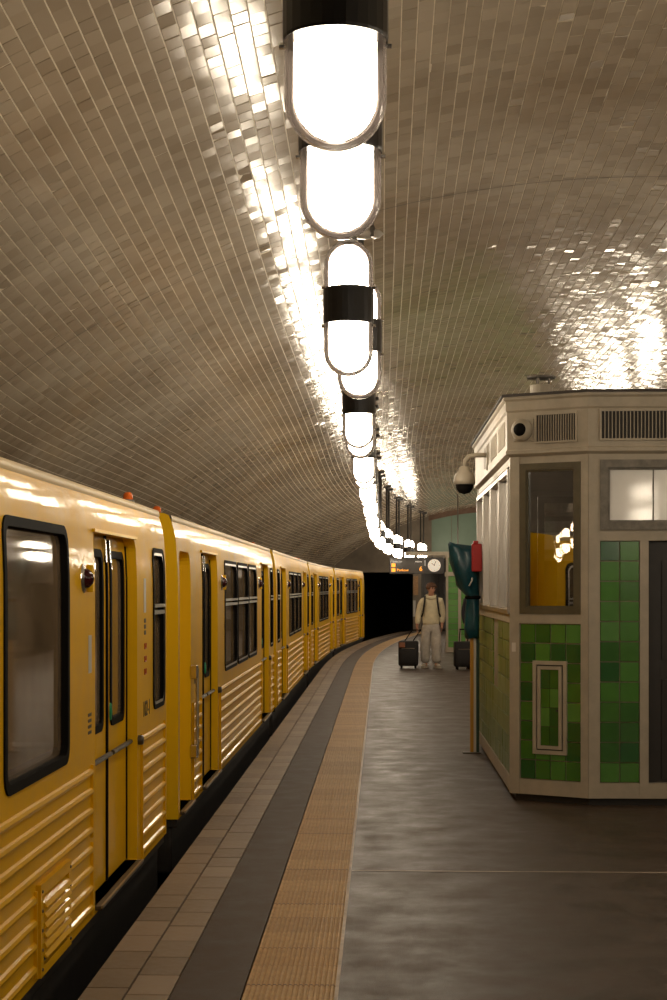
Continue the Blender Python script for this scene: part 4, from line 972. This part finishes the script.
def person(label, loc, rz, jacket, trousers, shoes, hair, armR, armL, stepL=0.0, headturn=0.0):
    P = empty('person', loc, rz, label, 'person')
    # body: one continuous figure
    V = [(0, 0, 0.93, (0.09, 0.065))]; E = []
    ch = chain(V, E, 0, [(0, 0.0, 1.08, (0.10, 0.075)), (0, 0.01, 1.25, (0.12, 0.08)), (0, 0.01, 1.36, (0.11, 0.07))])
    nk = chain(V, E, ch, [(0, 0.0, 1.44, 0.05), (0, -0.012, 1.50, 0.052)])
    hx = 0.018*math.sin(headturn)
    chain(V, E, nk, [(hx, -0.028, 1.55, (0.066, 0.078)), (hx, -0.018, 1.61, (0.074, 0.092)), (hx, -0.005, 1.665, (0.066, 0.080))])
    for sgn, arm in ((-1, armR), (1, armL)):
        e = chain(V, E, ch, [(sgn*0.165, 0.01, 1.37, 0.058), (*arm[0], 0.044), (*arm[1], 0.029)])
        hand(V, E, e, *arm[1], sgn)
    for sgn in (-1, 1):
        st = stepL if sgn > 0 else 0.0
        chain(V, E, 0, [(sgn*0.085, 0.0, 0.83, 0.070), (sgn*0.10, -0.02+st*0.5, 0.48, 0.052), (sgn*0.105, 0.02+st, 0.09, 0.036), (sgn*0.125, -0.09+st, 0.035, (0.035, 0.025))])
    body = skin('body', V, E, M_SKIN, P, 2)
    # face
    hd = empty('face', (hx, -0.018, 1.61), headturn); hd.parent = P
    bpy.data.objects.remove(hd)
    Rm = Matrix.Translation((hx, -0.018, 1.605)) @ Matrix.Rotation(headturn, 4, 'Z')
    def fpart(mb, name, m, smooth=True): return mb.tf(lambda p: Rm @ p).build(name, m, P, smooth)
    fpart(MB().lathe([(1e-4, 0.022), (0.014, 0.016), (0.018, 0.0), (0.010, -0.01)], 8, (0, -0.088, -0.015)), 'nose', M_SKIN)
    for sgn in (-1, 1):
        fpart(MB().lathe([(1e-4, -0.008), (0.010, -0.004), (0.011, 0.004), (1e-4, 0.008)], 8, (sgn*0.028, -0.081, 0.012), 'y'), 'eye', M_BLK)
        fpart(MB().lathe([(1e-4, 0.03), (0.012, 0.024), (0.016, 0.0), (0.01, -0.025), (1e-4, -0.03)], 8, (sgn*0.078, 0.0, -0.005)), 'ear', M_SKIN)
    fpart(MB().bev(-0.024, 0.024, -0.088, -0.070, -0.062, -0.052, 0.004), 'mouth', mat('lips', (0.35, 0.12, 0.09), 0.6))
    # hair: a curly mop
    mb = MB(); rh = random.Random(3)
    for k in range(70):
        a = rh.uniform(0, 2*math.pi); el = rh.uniform(0.05, 1.0)*math.pi/2
        fx = math.cos(el)*math.cos(a); fy = math.cos(el)*math.sin(a)
        if fy < -0.55 and el < 0.55: continue
        c = (fx*0.092, 0.012+fy*0.096, 0.018+math.sin(el)*0.088); r = rh.uniform(0.026, 0.042)
        mb.lathe([(1e-4, -r), (r*0.8, -r*0.6), (r, 0), (r*0.8, r*0.6), (1e-4, r)], 7, c)
    fpart(mb, 'hair', hair)
    # clothes
    V = [(0, 0.01, 0.85, (0.17, 0.125))]; E = []
    c2 = chain(V, E, 0, [(0, 0.005, 0.93, (0.20, 0.145)), (0, 0.005, 1.12, (0.19, 0.135)), (0, 0.01, 1.27, (0.195, 0.13)), (0, 0.01, 1.38, (0.15, 0.095))])
    chain(V, E, c2, [(0, 0.01, 1.455, (0.085, 0.080))])
    for sgn, arm in ((-1, armR), (1, armL)):
        a0 = Vector(arm[0]); a1 = Vector(arm[1]); mid = a0*0.4+a1*0.6
        chain(V, E, c2, [(sgn*0.185, 0.01, 1.365, 0.083), (*((Vector((sgn*0.185, 0.01, 1.365))+a0)/2), 0.078), (*a0, 0.072), (*mid, 0.062), (*(a0*0.08+a1*0.92), 0.043)])
    top = skin('hoodie', V, E, jacket, P, 2)
    V = [(0, 0.005, 1.00, (0.135, 0.095))]; V.append((0, 0.005, 0.92, (0.15, 0.11))); E = [(0, 1)]
    for sgn in (-1, 1):
        st = stepL if sgn > 0 else 0.0
        chain(V, E, 1, [(sgn*0.092, 0.0, 0.78, (0.115, 0.12)), (sgn*0.108, -0.015+st*0.5, 0.50, (0.106, 0.11)), (sgn*0.115, 0.01+st*0.85, 0.22, (0.102, 0.105)), (sgn*0.118, 0.01+st, 0.09, (0.098, 0.105))])
    skin('trousers', V, E, trousers, P, 2)
    for sgn in (-1, 1):
        st = stepL if sgn > 0 else 0.0; mb = MB()
        mb.bev(-0.045, 0.045, -0.19, 0.085, 0.0, 0.028, 0.01); mb.bev(-0.042, 0.042, -0.12, 0.08, 0.02, 0.095, 0.03); mb.bev(-0.04, 0.04, -0.185, -0.06, 0.02, 0.065, 0.02)
        mb.tf(lambda p: Matrix.Translation((sgn*0.112, st+0.02, 0)) @ Matrix.Rotation(sgn*0.35, 4, 'Z') @ p); mb.build('shoe', shoes, P, True)
    return P
ZP = 33.6; xp = (431-333.5)/FPX*ZP
p1 = person('curly-haired person in cream hoodie and pale baggy jeans pulling a black suitcase', (xp, ZP, 0), -0.05, M_HOOD, M_JEANS, M_SHOE, M_HAIR,
            armR=((-0.245, 0.02, 1.12), (-0.285, -0.06, 0.86)), armL=((0.235, 0.03, 1.12), (0.225, -0.04, 0.89)), stepL=-0.12, headturn=0.55)
for sgn in (-1, 1):
    MB().tube([(sgn*0.115, 0.05, 1.47), (sgn*0.125, -0.06, 1.455), (sgn*0.130, -0.128, 1.36), (sgn*0.145, -0.140, 1.25), (sgn*0.165, -0.125, 1.12), (sgn*0.19, -0.03, 1.05)], 0.018, 8).build('backpack_strap', M_BLK, p1, True)
bpk = empty('backpack', (xp, ZP, 0), -0.05, 'dark backpack worn on the back of the person in the cream hoodie', 'backpack')
MB().bev(-0.14, 0.14, 0.145, 0.29, 1.02, 1.44, 0.05).build('pack', M_BLK, bpk, True)
MB().bev(-0.10, 0.10, 0.285, 0.325, 1.08, 1.28, 0.018).build('pocket', M_BLK, bpk, True)
MB().lathe([(0.095, -0.05), (0.125, -0.03), (0.13, 0.01), (0.10, 0.035)], 16, (0, 0.02, 1.455)).tf(lambda p: Vector((p.x, p.y, p.z+(p.y)*0.25))).build('hood', M_HOOD, p1, True)
def suitcase(label, loc, rz, handle_z, lean, patch=True):
    S = empty('suitcase', loc, rz, label, 'suitcase')
    MB().bev(-0.20, 0.20, -0.13, 0.13, 0.055, 0.56, 0.035).build('shell', M_BLK, S, True)
    MB().bev(-0.165, 0.165, -0.150, -0.125, 0.10, 0.40, 0.012).build('front_pocket', M_BLK, S, True)
    MB().tube([(-0.13, -0.152, 0.41), (0.13, -0.152, 0.41)], 0.006, 6).build('zip', M_ALU, S)
    for x in (-0.14, 0.14):
        for y in (-0.09, 0.09): MB().lathe([(1e-4, -0.014), (0.030, -0.014), (0.030, 0.014), (1e-4, 0.014)], 12, (x, y, 0.030), 'x').build('wheel', M_RUB, S); MB().box(x-0.02, x+0.02, y-0.02, y+0.02, 0.035, 0.06).build('wheel_fork', M_RUB, S)
    mb = MB()
    for x in (-0.085, 0.085): mb.tube([(x, 0.10, 0.55), (x+lean[0], 0.10+lean[1], handle_z)], 0.011, 8)
    mb.tube([(-0.10+lean[0], 0.10+lean[1], handle_z), (0.10+lean[0], 0.10+lean[1], handle_z)], 0.015, 8)
    mb.build('pull_handle', M_RUB, S)
    if patch: MB().bev(-0.185, -0.06, -0.160, -0.14, 0.43, 0.53, 0.012).build('luggage_tag', M_TAN, S)
    return S
xs_ = (408.5-333.5)/FPX*33.45
suitcase('black suitcase with a tan patch pulled by the person in the hoodie', (xs_, 33.45, 0), -0.1, 0.775, (0.155, 0.0))
xq = (475.5-333.5)/FPX*33.3
p2 = person('person in dark clothes mostly hidden behind the teal bag', (xq, 33.3, 0), 0.1, M_NAVY, mat('beige_trousers', (0.40, 0.35, 0.28), 0.85), M_BLK, M_HAIR,
            armR=((-0.225, 0.02, 1.12), (-0.215, -0.05, 0.88)), armL=((0.235, 0.03, 1.12), (0.225, -0.04, 0.89)), headturn=-0.2)
suitcase('black suitcase without a patch beside the person in dark clothes', ((464-333.5)/FPX*33.0, 33.0, 0), 0.05, 0.80, (0.02, 0.0), False)
